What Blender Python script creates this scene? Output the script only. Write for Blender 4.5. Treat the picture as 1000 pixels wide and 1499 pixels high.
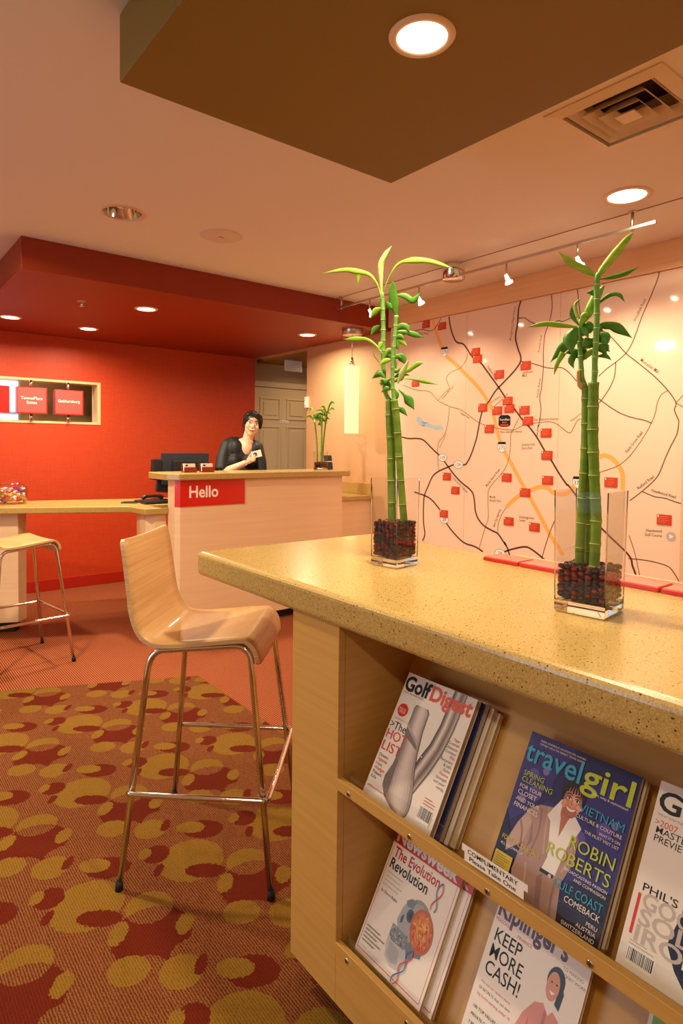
import bpy, bmesh, math, random
from mathutils import Vector, Matrix
random.seed(11)
S = bpy.context.scene
C = S.collection
for o in list(bpy.data.objects):
    bpy.data.objects.remove(o, do_unlink=True)

# ------------------------------------------------------------------ camera
EYE = 1.415
cam_data = bpy.data.cameras.new('camera')
cam_data.sensor_fit = 'HORIZONTAL'
cam_data.sensor_width = 36.0
cam_data.lens = 36.0 * 0.909
cam_data.shift_y = -0.0675
cam_data.clip_start = 0.05
cam = bpy.data.objects.new('camera', cam_data)
C.objects.link(cam)
RGT = Vector((0.78196, -0.62324, 0.01072))
DWN = Vector((-0.01097, -0.03095, -0.99946))
FWD = Vector((0.62324, 0.78142, -0.03103))
cam.matrix_world = Matrix(((RGT.x, -DWN.x, -FWD.x, 0.0), (RGT.y, -DWN.y, -FWD.y, 0.0),
                           (RGT.z, -DWN.z, -FWD.z, EYE), (0, 0, 0, 1)))
S.camera = cam

# ------------------------------------------------------------------ world, exposure
world = bpy.data.worlds.new('world')
S.world = world
world.use_nodes = True
bg = world.node_tree.nodes['Background']
bg.inputs[0].default_value = (0.75, 0.86, 1.0, 1)
bg.inputs[1].default_value = 1.0
S.view_settings.view_transform = 'Standard'
S.view_settings.look = 'None'
S.view_settings.exposure = 0.08
S.view_settings.gamma = 1.0
S.view_settings.use_curve_mapping = False
S.cycles.max_bounces = 10
S.cycles.diffuse_bounces = 5
S.cycles.glossy_bounces = 5
S.cycles.transmission_bounces = 10
S.cycles.transparent_max_bounces = 12
S.cycles.caustics_reflective = False
S.cycles.caustics_refractive = False
S.cycles.sample_clamp_indirect = 6.0

# daylight entering through the window in the left wall
day = bpy.data.lights.new('window_daylight', 'AREA')
day.shape = 'RECTANGLE'; day.size = 2.6; day.size_y = 1.5
day.energy = 60; day.color = (0.80, 0.90, 1.0)
dayo = bpy.data.objects.new('window_daylight', day)
dayo.location = (-3.35, 2.9, 1.55)
dayo.rotation_euler = (0, math.radians(-90), 0)
C.objects.link(dayo)

WARM = (1.0, 0.83, 0.57)

# ------------------------------------------------------------------ helpers
def lin(c):
    out = []
    for v in c[:3]:
        v = v / 255.0
        out.append(v / 12.92 if v <= 0.04045 else ((v + 0.055) / 1.055) ** 2.4)
    return (out[0], out[1], out[2], 1.0)

MATS = {}
def mat(name, rgb=(200, 200, 200), rough=0.5, metal=0.0, spec=0.5, emit=None, estr=0.0, trans=0.0, ior=1.45,
        grain=None, var=0.0, bump=0.0, bscale=200.0, coat=0.0, sss=0.0):
    """plain procedural material; grain = (scale xyz, second colour, amount)"""
    if name in MATS:
        return MATS[name]
    m = bpy.data.materials.new(name); m.use_nodes = True
    nt = m.node_tree; b = nt.nodes['Principled BSDF']
    b.inputs['Base Color'].default_value = lin(rgb)
    b.inputs['Roughness'].default_value = rough
    b.inputs['Metallic'].default_value = metal
    b.inputs['Specular IOR Level'].default_value = spec
    b.inputs['IOR'].default_value = ior
    b.inputs['Transmission Weight'].default_value = trans
    b.inputs['Coat Weight'].default_value = coat
    if sss:
        b.inputs['Subsurface Weight'].default_value = sss
        b.inputs['Subsurface Radius'].default_value = (0.02, 0.008, 0.004)
    if emit:
        b.inputs['Emission Color'].default_value = lin(emit)
        b.inputs['Emission Strength'].default_value = estr
    if grain or var or bump:
        tc = nt.nodes.new('ShaderNodeTexCoord')
    if grain:
        sc, rgb2, amt = grain
        mp = nt.nodes.new('ShaderNodeMapping'); mp.inputs['Scale'].default_value = sc
        nz = nt.nodes.new('ShaderNodeTexNoise'); nz.inputs['Scale'].default_value = 1.0
        nz.inputs['Detail'].default_value = 6.0; nz.inputs['Roughness'].default_value = 0.65
        rp = nt.nodes.new('ShaderNodeValToRGB')
        rp.color_ramp.elements[0].position = 0.5 - amt; rp.color_ramp.elements[0].color = lin(rgb2)
        rp.color_ramp.elements[1].position = 0.5 + amt; rp.color_ramp.elements[1].color = lin(rgb)
        nt.links.new(tc.outputs['Object'], mp.inputs[0]); nt.links.new(mp.outputs[0], nz.inputs[0])
        nt.links.new(nz.outputs[0], rp.inputs[0]); nt.links.new(rp.outputs[0], b.inputs['Base Color'])
    elif var:
        nz = nt.nodes.new('ShaderNodeTexNoise'); nz.inputs['Scale'].default_value = 3.0
        nz.inputs['Detail'].default_value = 4.0
        mx = nt.nodes.new('ShaderNodeMix'); mx.data_type = 'RGBA'
        a = lin(rgb)
        mx.inputs[6].default_value = tuple(x * (1 - var) for x in a[:3]) + (1,)
        mx.inputs[7].default_value = tuple(min(1, x * (1 + var)) for x in a[:3]) + (1,)
        nt.links.new(tc.outputs['Object'], nz.inputs[0]); nt.links.new(nz.outputs[0], mx.inputs[0])
        nt.links.new(mx.outputs[2], b.inputs['Base Color'])
    if bump:
        bn = nt.nodes.new('ShaderNodeTexNoise'); bn.inputs['Scale'].default_value = bscale
        bn.inputs['Detail'].default_value = 3.0
        bp = nt.nodes.new('ShaderNodeBump'); bp.inputs['Strength'].default_value = bump
        bp.inputs['Distance'].default_value = 0.002
        nt.links.new(tc.outputs['Object'], bn.inputs[0]); nt.links.new(bn.outputs[0], bp.inputs['Height'])
        nt.links.new(bp.outputs[0], b.inputs['Normal'])
    MATS[name] = m
    return m

ROOT = {}
class MB:
    """collects faces in world metres and links them as ONE mesh object"""
    def __init__(s):
        s.v = []; s.f = []; s.m = []; s.sm = []
    def add(s, vs, fs, mi=0, smooth=False):
        n = len(s.v); s.v.extend(tuple(p) for p in vs)
        for f in fs:
            s.f.append(tuple(i + n for i in f)); s.m.append(mi); s.sm.append(smooth)
        return s
    def box(s, x0, x1, y0, y1, z0, z1, mi=0):
        return s.add([(x0, y0, z0), (x1, y0, z0), (x1, y1, z0), (x0, y1, z0), (x0, y0, z1), (x1, y0, z1), (x1, y1, z1), (x0, y1, z1)],
                     [(0, 3, 2, 1), (4, 5, 6, 7), (0, 1, 5, 4), (1, 2, 6, 5), (2, 3, 7, 6), (3, 0, 4, 7)], mi)
    def obox(s, c, ax, ay, az, hx, hy, hz, mi=0):
        c = Vector(c); ax = Vector(ax) * hx; ay = Vector(ay) * hy; az = Vector(az) * hz
        vs = [c + ax * i + ay * j + az * k for k in (-1, 1) for (i, j) in ((-1, -1), (1, -1), (1, 1), (-1, 1))]
        return s.add(vs, [(0, 3, 2, 1), (4, 5, 6, 7), (0, 1, 5, 4), (1, 2, 6, 5), (2, 3, 7, 6), (3, 0, 4, 7)], mi)
    def prism(s, poly, z0, z1, mi=0):
        n = len(poly)
        vs = [(x, y, z0) for x, y in poly] + [(x, y, z1) for x, y in poly]
        fs = [tuple(range(n))[::-1], tuple(range(n, 2 * n))] + [(i, (i + 1) % n, n + (i + 1) % n, n + i) for i in range(n)]
        return s.add(vs, fs, mi)
    def extrude(s, poly3, d, mi=0):
        n = len(poly3); d = Vector(d)
        vs = [Vector(p) for p in poly3] + [Vector(p) + d for p in poly3]
        fs = [tuple(range(n))[::-1], tuple(range(n, 2 * n))] + [(i, (i + 1) % n, n + (i + 1) % n, n + i) for i in range(n)]
        return s.add(vs, fs, mi)
    def tube(s, pts, r, seg=10, caps=True, mi=0, smooth=True):
        pts = [Vector(p) for p in pts]; n = len(pts)
        rs = r if isinstance(r, (list, tuple)) else [r] * n
        tans = []
        for i in range(n):
            t = (pts[min(i + 1, n - 1)] - pts[max(i - 1, 0)])
            tans.append(t.normalized() if t.length > 1e-9 else Vector((0, 0, 1)))
        t0 = tans[0]
        u = t0.cross(Vector((0, 0, 1)) if abs(t0.z) < 0.9 else Vector((1, 0, 0))).normalized()
        vs = []
        for i in range(n):
            if i:
                u = (u - tans[i] * u.dot(tans[i]))
                u = u.normalized() if u.length > 1e-9 else Vector((1, 0, 0))
            w = tans[i].cross(u)
            for k in range(seg):
                a = 2 * math.pi * k / seg
                vs.append(pts[i] + (u * math.cos(a) + w * math.sin(a)) * rs[i])
        fs = [(i * seg + k, i * seg + (k + 1) % seg, (i + 1) * seg + (k + 1) % seg, (i + 1) * seg + k)
              for i in range(n - 1) for k in range(seg)]
        s.add(vs, fs, mi, smooth)
        if caps:
            b = len(s.v) - len(vs)
            s.f.append(tuple(b + k for k in range(seg))[::-1]); s.m.append(mi); s.sm.append(False)
            s.f.append(tuple(b + (n - 1) * seg + k for k in range(seg))); s.m.append(mi); s.sm.append(False)
        return s
    def cyl(s, p0, p1, r0, r1=None, seg=16, mi=0, caps=True):
        return s.tube([p0, p1], [r0, r0 if r1 is None else r1], seg, caps, mi)
    def lathe(s, prof, c, seg=28, mi=0, smooth=True, axis='z'):
        vs = []; n = len(prof)
        for r, z in prof:
            for k in range(seg):
                a = 2 * math.pi * k / seg
                p = (r * math.cos(a), r * math.sin(a), z) if axis == 'z' else (r * math.cos(a), z, r * math.sin(a))
                vs.append((c[0] + p[0], c[1] + p[1], c[2] + p[2]))
        fs = [(i * seg + k, i * seg + (k + 1) % seg, (i + 1) * seg + (k + 1) % seg, (i + 1) * seg + k)
              for i in range(n - 1) for k in range(seg)]
        return s.add(vs, fs, mi, smooth)
    def disc(s, c, r, seg=24, mi=0, flip=False):
        vs = [(c[0] + r * math.cos(2 * math.pi * k / seg), c[1] + r * math.sin(2 * math.pi * k / seg), c[2]) for k in range(seg)]
        return s.add(vs, [tuple(range(seg))[::-1] if flip else tuple(range(seg))], mi)
    def ball(s, c, r, seg=12, rings=8, mi=0, mx=None):
        rx, ry, rz = r if isinstance(r, (list, tuple)) else (r, r, r)
        vs = [(0, 0, rz)]
        for i in range(1, rings):
            t = math.pi * i / rings
            for k in range(seg):
                a = 2 * math.pi * k / seg
                vs.append((rx * math.sin(t) * math.cos(a), ry * math.sin(t) * math.sin(a), rz * math.cos(t)))
        vs.append((0, 0, -rz))
        fs = [(0, 1 + k, 1 + (k + 1) % seg) for k in range(seg)]
        for i in range(rings - 2):
            for k in range(seg):
                a = 1 + i * seg
                fs.append((a + k, a + seg + k, a + seg + (k + 1) % seg, a + (k + 1) % seg))
        b = 1 + (rings - 2) * seg; e = len(vs) - 1
        fs += [(e, b + (k + 1) % seg, b + k) for k in range(seg)]
        c = Vector(c)
        if mx is not None:
            vs = [c + mx @ Vector(v) for v in vs]
        else:
            vs = [c + Vector(v) for v in vs]
        return s.add(vs, fs, mi, True)
    def data(s, name, mats, off=(0, 0, 0)):
        me = bpy.data.meshes.new(name)
        me.from_pydata([(x - off[0], y - off[1], z - off[2]) for x, y, z in s.v], [], s.f)
        for m in (mats if isinstance(mats, (list, tuple)) else [mats]):
            me.materials.append(MATS[m] if isinstance(m, str) else m)
        me.polygons.foreach_set('material_index', s.m)
        me.polygons.foreach_set('use_smooth', s.sm)
        me.update()
        return me
    def build(s, name, mats, parent=None, bevel=0.0, bseg=2, origin=None, local=False):
        off = (0, 0, 0)
        if parent is not None and not local:
            off = ROOT.get(parent.name, (0, 0, 0))
        if parent is None and origin is not None:
            off = origin
        o = bpy.data.objects.new(name, s.data(name, mats, off))
        C.objects.link(o)
        if parent is not None:
            o.parent = parent
            ROOT[o.name] = off
        elif origin is not None:
            o.location = origin
            ROOT[o.name] = tuple(origin)
        if bevel:
            md = o.modifiers.new('bevel', 'BEVEL'); md.width = bevel; md.segments = bseg
            md.limit_method = 'ANGLE'; md.angle_limit = math.radians(40)
        return o

def tag(o, label, cat, group=None, kind=None):
    o['label'] = label; o['category'] = cat
    if group: o['group'] = group
    if kind: o['kind'] = kind
    return o
def thing(name, label, cat, loc, rz=0.0, group=None):
    o = bpy.data.objects.new(name, None); C.objects.link(o)
    o.location = loc; o.rotation_euler = (0, 0, rz); o.empty_display_size = 0.05
    ROOT[o.name] = tuple(loc)
    return tag(o, label, cat, group)
def struct(o):
    o['kind'] = 'structure'; return o
def copy_tree(o, parent=None):
    c = o.copy(); C.objects.link(c); c.parent = parent
    for ch in o.children:
        copy_tree(ch, c)
    return c
def smooth_path(pts, n=6):
    pts = [Vector(p) for p in pts]; out = []
    for i in range(len(pts) - 1):
        p0 = pts[max(i - 1, 0)]; p1 = pts[i]; p2 = pts[i + 1]; p3 = pts[min(i + 2, len(pts) - 1)]
        for k in range(n):
            t = k / n
            out.append(0.5 * ((2 * p1) + (p2 - p0) * t + (2 * p0 - 5 * p1 + 4 * p2 - p3) * t * t + (3 * p1 - p0 - 3 * p2 + p3) * t ** 3))
    out.append(pts[-1])
    return out

TXT = {}
def text_geo(s, bold=0.0):
    """flat lettering: vertices (unit size, x from 0) and faces, and its width"""
    k = (s, bold)
    if k not in TXT:
        cu = bpy.data.curves.new('lettering', 'FONT'); cu.body = s; cu.size = 1.0
        cu.offset = bold; cu.resolution_u = 3; cu.fill_mode = 'FRONT'
        ob = bpy.data.objects.new('lettering', cu); C.objects.link(ob)
        bpy.context.view_layer.update()
        me = bpy.data.meshes.new_from_object(ob.evaluated_get(bpy.context.evaluated_depsgraph_get()))
        vs = [tuple(v.co[:2]) for v in me.vertices]; fs = [tuple(p.vertices) for p in me.polygons]
        bpy.data.objects.remove(ob); bpy.data.curves.remove(cu); bpy.data.meshes.remove(me)
        x0 = min(v[0] for v in vs); x1 = max(v[0] for v in vs)
        TXT[k] = ([(x - x0, y) for x, y in vs], fs, x1 - x0)
    return TXT[k]
class Print(MB):
    """flat print laid on a surface: origin O, right U, up V, outward N"""
    def __init__(s, O, U, V, N):
        super().__init__(); s.O = Vector(O); s.U = Vector(U); s.V = Vector(V); s.N = Vector(N); s.l = 0.0003; s.mats = []
    def idx(s, m):
        if m not in s.mats: s.mats.append(m)
        return s.mats.index(m)
    def pt(s, u, v, l=None):
        return s.O + s.U * u + s.V * v + s.N * (s.l if l is None else l)
    def poly(s, pts, m, step=0.00002):
        s.l += step
        s.add([s.pt(u, v) for u, v in pts], [tuple(range(len(pts)))], s.idx(m))
    def rect(s, u0, v0, u1, v1, m):
        s.poly([(u0, v0), (u1, v0), (u1, v1), (u0, v1)], m)
    def ell(s, u, v, ru, rv, m, seg=20, rot=0.0):
        s.poly([(u + ru * math.cos(a) * math.cos(rot) - rv * math.sin(a) * math.sin(rot),
                 v + ru * math.cos(a) * math.sin(rot) + rv * math.sin(a) * math.cos(rot)) for a in
                [2 * math.pi * k / seg for k in range(seg)]], m)
    def ink(s, rgb):
        nm = 'ink_%02x%02x%02x' % tuple(int(max(0, min(255, c)) // 6 * 6) for c in rgb)
        mat(nm, rgb, 0.32, spec=0.4)
        return nm
    def blob(s, u, v, ru, rv, c0, c1, n=7, rot=0.0, du=0.0, dv=0.0, seg=22):
        """nested ellipses shading a printed form from its rim colour to its highlight"""
        for i in range(n):
            t = i / (n - 1.0); k = 1 - 0.82 * t
            s.ell(u + du * t, v + dv * t, ru * k, rv * k, s.ink([a + (b - a) * t for a, b in zip(c0, c1)]), seg, rot)
    def ramp(s, left, right, cols):
        """printed form shaded across its width: left and right outlines of equal length"""
        n = len(cols)
        for i in range(n):
            a, b = i / n, (i + 1) / n
            L = [(l[0] + (r[0] - l[0]) * a, l[1] + (r[1] - l[1]) * a) for l, r in zip(left, right)]
            R = [(l[0] + (r[0] - l[0]) * b, l[1] + (r[1] - l[1]) * b) for l, r in zip(left, right)]
            s.poly(L + R[::-1], s.ink(cols[i]))
    def curve(s, pts, w, m, n=6):
        """band along a smooth 2-D path"""
        s.l += 0.00002
        p = [(q.x, q.y) for q in smooth_path([(a, b, 0) for a, b in pts], n)]
        vs = []; k = len(p)
        for i in range(k):
            a = p[max(i - 1, 0)]; b = p[min(i + 1, k - 1)]
            dx, dy = b[0] - a[0], b[1] - a[1]; L = math.hypot(dx, dy) or 1
            nx, ny = -dy / L * w / 2, dx / L * w / 2
            vs += [s.pt(p[i][0] - nx, p[i][1] - ny), s.pt(p[i][0] + nx, p[i][1] + ny)]
        s.add(vs, [(2 * i, 2 * i + 2, 2 * i + 3, 2 * i + 1) for i in range(k - 1)], s.idx(m))
    def text(s, t, u, v, m, size=None, width=None, ang=0.0, bold=0.0, sx=1.0, align=0.0):
        """size = letter size in m, width = fit to that length instead"""
        s.l += 0.00002
        vs, fs, w = text_geo(t, bold)
        if size is None: size = width / w; k = sx
        elif width is not None: k = width / (w * size)
        else: k = sx
        ca, sa = math.cos(ang), math.sin(ang)
        out = []
        for x, y in vs:
            a, b = (x - align * w) * size * k, y * size
            out.append(s.pt(u + a * ca - b * sa, v + a * sa + b * ca))
        s.add(out, fs, s.idx(m))
    def done(s, name, parent=None):
        return s.build(name, s.mats, parent)
# ------------------------------------------------------------------ materials
mat('paint_white', (222, 206, 186), 0.65, var=0.03)
mat('paint_beige', (208, 164, 120), 0.6, var=0.03)
mat('paint_ceiling', (232, 224, 214), 0.75)
mat('paint_olive', (130, 104, 40), 0.6, var=0.04)
mat('paint_soffit_red', (146, 48, 16), 0.5, var=0.03)
mat('paint_baseboard_red', (176, 34, 18), 0.4)
mat('paint_door', (214, 190, 150), 0.45)
mat('paint_hall', (196, 168, 122), 0.6)
mat('maple', (242, 208, 166), 0.36, grain=((1.2, 1.2, 38), (232, 194, 150), 0.25), coat=0.05)
mat('maple_long', (210, 164, 90), 0.36, grain=((3.0, 1.5, 60), (194, 146, 74), 0.28), coat=0.1)
mat('maple_back', (208, 158, 78), 0.38, grain=((40, 1.3, 2.0), (192, 140, 64), 0.28))
mat('ply_face', (218, 174, 114), 0.42, grain=((7, 2.0, 90), (192, 142, 84), 0.22), coat=0.05)
mat('ply_edge', (226, 190, 142), 0.5, grain=((3, 3, 500), (190, 146, 96), 0.15))
mat('beam_wood', (240, 194, 142), 0.35, grain=((60, 1.2, 60), (228, 176, 120), 0.3))
mat('chrome', (225, 222, 218), 0.10, metal=1.0)
mat('brushed_steel', (196, 188, 178), 0.32, metal=1.0)
mat('dark_rubber', (18, 18, 18), 0.7)
mat('black_plastic', (26, 30, 36), 0.4)
mat('toe_black', (14, 12, 11), 0.5)
mat('red_panel', (214, 26, 8), 0.25, coat=0.3)
mat('white_print', (245, 240, 232), 0.4)
mat('paper', (240, 232, 220), 0.5)
mat('page_edge', (222, 206, 178), 0.7, grain=((40, 40, 40), (190, 168, 132), 0.3))
def glass(name, rgb=(255, 255, 255), rough=0.0, ior=1.45):
    m = bpy.data.materials.new(name); m.use_nodes = True
    nt = m.node_tree; b = nt.nodes['Principled BSDF']
    b.inputs['Base Color'].default_value = lin(rgb); b.inputs['Roughness'].default_value = rough
    b.inputs['Transmission Weight'].default_value = 1.0; b.inputs['IOR'].default_value = ior
    MATS[name] = m
    return m
glass('solid_glass', (250, 252, 246))
def thin_glass(name, tint, edge, f0=0.022):
    """thin sheet: straight through, mirror share rising towards grazing angles"""
    m = bpy.data.materials.new(name); m.use_nodes = True; MATS[name] = m
    nt = m.node_tree; N = nt.nodes; L = nt.links; N.clear()
    out = N.new('ShaderNodeOutputMaterial'); mx = N.new('ShaderNodeMixShader'); tr = N.new('ShaderNodeBsdfTransparent'); gl = N.new('ShaderNodeBsdfGlossy')
    gl.inputs['Roughness'].default_value = 0.0
    lw = N.new('ShaderNodeLayerWeight'); lw.inputs['Blend'].default_value = 0.5
    pw = N.new('ShaderNodeMath'); pw.operation = 'POWER'; pw.inputs[1].default_value = 4.0
    ma = N.new('ShaderNodeMath'); ma.operation = 'MULTIPLY_ADD'; ma.inputs[1].default_value = 0.9; ma.inputs[2].default_value = f0
    tc = N.new('ShaderNodeMix'); tc.data_type = 'RGBA'; tc.inputs[6].default_value = lin(tint); tc.inputs[7].default_value = lin(edge)
    p2 = N.new('ShaderNodeMath'); p2.operation = 'POWER'; p2.inputs[1].default_value = 6.0
    L.new(lw.outputs['Facing'], pw.inputs[0]); L.new(pw.outputs[0], ma.inputs[0]); L.new(ma.outputs[0], mx.inputs[0])
    L.new(lw.outputs['Facing'], p2.inputs[0]); L.new(p2.outputs[0], tc.inputs[0]); L.new(tc.outputs[2], tr.inputs[0])
    L.new(tr.outputs[0], mx.inputs[1]); L.new(gl.outputs[0], mx.inputs[2]); L.new(mx.outputs[0], out.inputs[0])
thin_glass('clear_glass', (254, 254, 253), (206, 206, 164)); thin_glass('acrylic', (254, 254, 254), (232, 236, 236)); thin_glass('water', (252, 248, 242), (230, 214, 190), 0.03)
thin_glass('window_glass', (250, 252, 254), (240, 246, 250))

def solid_stone():
    m = bpy.data.materials.new('speckled_stone'); m.use_nodes = True; MATS['speckled_stone'] = m
    nt = m.node_tree; N = nt.nodes; L = nt.links; b = N['Principled BSDF']
    tc = N.new('ShaderNodeTexCoord')
    n1 = N.new('ShaderNodeTexNoise'); n1.inputs['Scale'].default_value = 340; n1.inputs['Detail'].default_value = 3
    n1.inputs['Roughness'].default_value = 0.7
    r1 = N.new('ShaderNodeValToRGB'); e = r1.color_ramp.elements
    e[0].position = 0.36; e[0].color = lin((166, 134, 72)); e[1].position = 0.64; e[1].color = lin((204, 172, 104))
    v = N.new('ShaderNodeTexVoronoi'); v.inputs['Scale'].default_value = 150; v.inputs['Randomness'].default_value = 1
    n2 = N.new('ShaderNodeTexNoise'); n2.inputs['Scale'].default_value = 130; n2.inputs['Detail'].default_value = 1
    lt = N.new('ShaderNodeMath'); lt.operation = 'LESS_THAN'; lt.inputs[1].default_value = 0.26
    gt = N.new('ShaderNodeMath'); gt.operation = 'GREATER_THAN'; gt.inputs[1].default_value = 0.56
    mu = N.new('ShaderNodeMath'); mu.operation = 'MULTIPLY'
    mx = N.new('ShaderNodeMix'); mx.data_type = 'RGBA'; mx.inputs[7].default_value = lin((92, 60, 30))
    for t in (n1, v, n2): L.new(tc.outputs['Object'], t.inputs['Vector'])
    L.new(n1.outputs[0], r1.inputs[0]); L.new(v.outputs['Distance'], lt.inputs[0]); L.new(n2.outputs[0], gt.inputs[0])
    L.new(lt.outputs[0], mu.inputs[0]); L.new(gt.outputs[0], mu.inputs[1]); L.new(mu.outputs[0], mx.inputs[0])
    L.new(r1.outputs[0], mx.inputs[6]); L.new(mx.outputs[2], b.inputs['Base Color'])
    b.inputs['Roughness'].default_value = 0.26; b.inputs['Coat Weight'].default_value = 0.15
solid_stone()

def woven_red():
    m = bpy.data.materials.new('red_wallcovering'); m.use_nodes = True; MATS['red_wallcovering'] = m
    nt = m.node_tree; N = nt.nodes; L = nt.links; b = N['Principled BSDF']
    tc = N.new('ShaderNodeTexCoord')
    outs = []
    for sc in ((260, 1, 12), (12, 1, 260)):
        mp = N.new('ShaderNodeMapping'); mp.inputs['Scale'].default_value = sc
        nz = N.new('ShaderNodeTexNoise'); nz.inputs['Scale'].default_value = 1; nz.inputs['Detail'].default_value = 2
        L.new(tc.outputs['Object'], mp.inputs[0]); L.new(mp.outputs[0], nz.inputs[0]); outs.append(nz)
    ad = N.new('ShaderNodeMath'); ad.operation = 'ADD'
    L.new(outs[0].outputs[0], ad.inputs[0]); L.new(outs[1].outputs[0], ad.inputs[1])
    rp = N.new('ShaderNodeValToRGB'); e = rp.color_ramp.elements
    hf = N.new('ShaderNodeMath'); hf.operation = 'MULTIPLY'; hf.inputs[1].default_value = 0.5
    L.new(ad.outputs[0], hf.inputs[0]); L.new(hf.outputs[0], rp.inputs[0])
    e[0].position = 0.35; e[0].color = lin((180, 50, 6)); e[1].position = 0.65; e[1].color = lin((202, 64, 12))
    L.new(rp.outputs[0], b.inputs['Base Color']); b.inputs['Roughness'].default_value = 0.55
    bp = N.new('ShaderNodeBump'); bp.inputs['Strength'].default_value = 0.25; bp.inputs['Distance'].default_value = 0.002
    L.new(hf.outputs[0], bp.inputs['Height']); L.new(bp.outputs[0], b.inputs['Normal'])
woven_red()

def stripes(nt, period, cols, axis=0, jit=0.25):
    """woven stripes running along y: returns a colour socket"""
    N = nt.nodes; L = nt.links
    tc = N.new('ShaderNodeTexCoord'); sp = N.new('ShaderNodeSeparateXYZ'); L.new(tc.outputs['Object'], sp.inputs[0])
    nz = N.new('ShaderNodeTexNoise'); nz.inputs['Scale'].default_value = 160; nz.inputs['Detail'].default_value = 2
    L.new(tc.outputs['Object'], nz.inputs['Vector'])
    di = N.new('ShaderNodeMath'); di.operation = 'MULTIPLY'; di.inputs[1].default_value = 1 / period
    L.new(sp.outputs[axis], di.inputs[0])
    ad = N.new('ShaderNodeMath'); ad.operation = 'MULTIPLY_ADD'; ad.inputs[1].default_value = jit
    L.new(nz.outputs[0], ad.inputs[0]); L.new(di.outputs[0], ad.inputs[2])
    si = N.new('ShaderNodeMath'); si.operation = 'PINGPONG'; si.inputs[1].default_value = 0.5
    L.new(ad.outputs[0], si.inputs[0])
    rp = N.new('ShaderNodeValToRGB'); e = rp.color_ramp.elements
    e[0].position = 0.16; e[0].color = lin(cols[0]); e[1].position = 0.34; e[1].color = lin(cols[1])
    L.new(si.outputs[0], rp.inputs[0])
    return rp.outputs[0], tc, nz
def carpet_striped():
    m = bpy.data.materials.new('striped_carpet'); m.use_nodes = True; MATS['striped_carpet'] = m
    nt = m.node_tree; b = nt.nodes['Principled BSDF']
    col, tc, nz = stripes(nt, 0.0125, ((104, 36, 22), (170, 102, 64)))
    nt.links.new(col, b.inputs['Base Color']); b.inputs['Roughness'].default_value = 0.95
    b.inputs['Specular IOR Level'].default_value = 0.1
    bp = nt.nodes.new('ShaderNodeBump'); bp.inputs['Strength'].default_value = 0.5; bp.inputs['Distance'].default_value = 0.004
    nt.links.new(nz.outputs[0], bp.inputs['Height']); nt.links.new(bp.outputs[0], b.inputs['Normal'])
carpet_striped()
def disc_group():
    g = bpy.data.node_groups.new('repeating_disc', 'ShaderNodeTree')
    g.interface.new_socket('P', in_out='INPUT', socket_type='NodeSocketVector')
    g.interface.new_socket('Centre', in_out='INPUT', socket_type='NodeSocketVector')
    g.interface.new_socket('Size', in_out='INPUT', socket_type='NodeSocketVector')
    g.interface.new_socket('Mask', in_out='OUTPUT', socket_type='NodeSocketFloat')
    N = g.nodes; L = g.links
    gi = N.new('NodeGroupInput'); go = N.new('NodeGroupOutput')
    sb = N.new('ShaderNodeVectorMath'); sb.operation = 'SUBTRACT'
    L.new(gi.outputs[0], sb.inputs[0]); L.new(gi.outputs[1], sb.inputs[1])
    sp = N.new('ShaderNodeSeparateXYZ'); L.new(sb.outputs[0], sp.inputs[0])
    K = 0.172 / 0.652
    sh = N.new('ShaderNodeMath'); sh.operation = 'MULTIPLY_ADD'; sh.inputs[1].default_value = -K
    L.new(sp.outputs[1], sh.inputs[0]); L.new(sp.outputs[0], sh.inputs[2])
    wx = N.new('ShaderNodeMath'); wx.operation = 'WRAP'; wx.inputs[1].default_value = 0.172; wx.inputs[2].default_value = -0.172
    wy = N.new('ShaderNodeMath'); wy.operation = 'WRAP'; wy.inputs[1].default_value = 0.326; wy.inputs[2].default_value = -0.326
    L.new(sh.outputs[0], wx.inputs[0]); L.new(sp.outputs[1], wy.inputs[0])
    un = N.new('ShaderNodeMath'); un.operation = 'MULTIPLY_ADD'; un.inputs[1].default_value = K
    L.new(wy.outputs[0], un.inputs[0]); L.new(wx.outputs[0], un.inputs[2])
    cb0 = N.new('ShaderNodeCombineXYZ'); L.new(un.outputs[0], cb0.inputs[0]); L.new(wy.outputs[0], cb0.inputs[1])
    cb = N.new('ShaderNodeVectorRotate'); cb.rotation_type = 'Z_AXIS'; cb.inputs['Angle'].default_value = math.radians(38.5)
    L.new(cb0.outputs[0], cb.inputs['Vector'])
    dv = N.new('ShaderNodeVectorMath'); dv.operation = 'DIVIDE'; L.new(cb.outputs[0], dv.inputs[0]); L.new(gi.outputs[2], dv.inputs[1])
    ln = N.new('ShaderNodeVectorMath'); ln.operation = 'LENGTH'; L.new(dv.outputs[0], ln.inputs[0])
    lt = N.new('ShaderNodeMath'); lt.operation = 'LESS_THAN'; lt.inputs[1].default_value = 1.0
    L.new(ln.outputs[1], lt.inputs[0]); L.new(lt.outputs[0], go.inputs[0])
    return g
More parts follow.
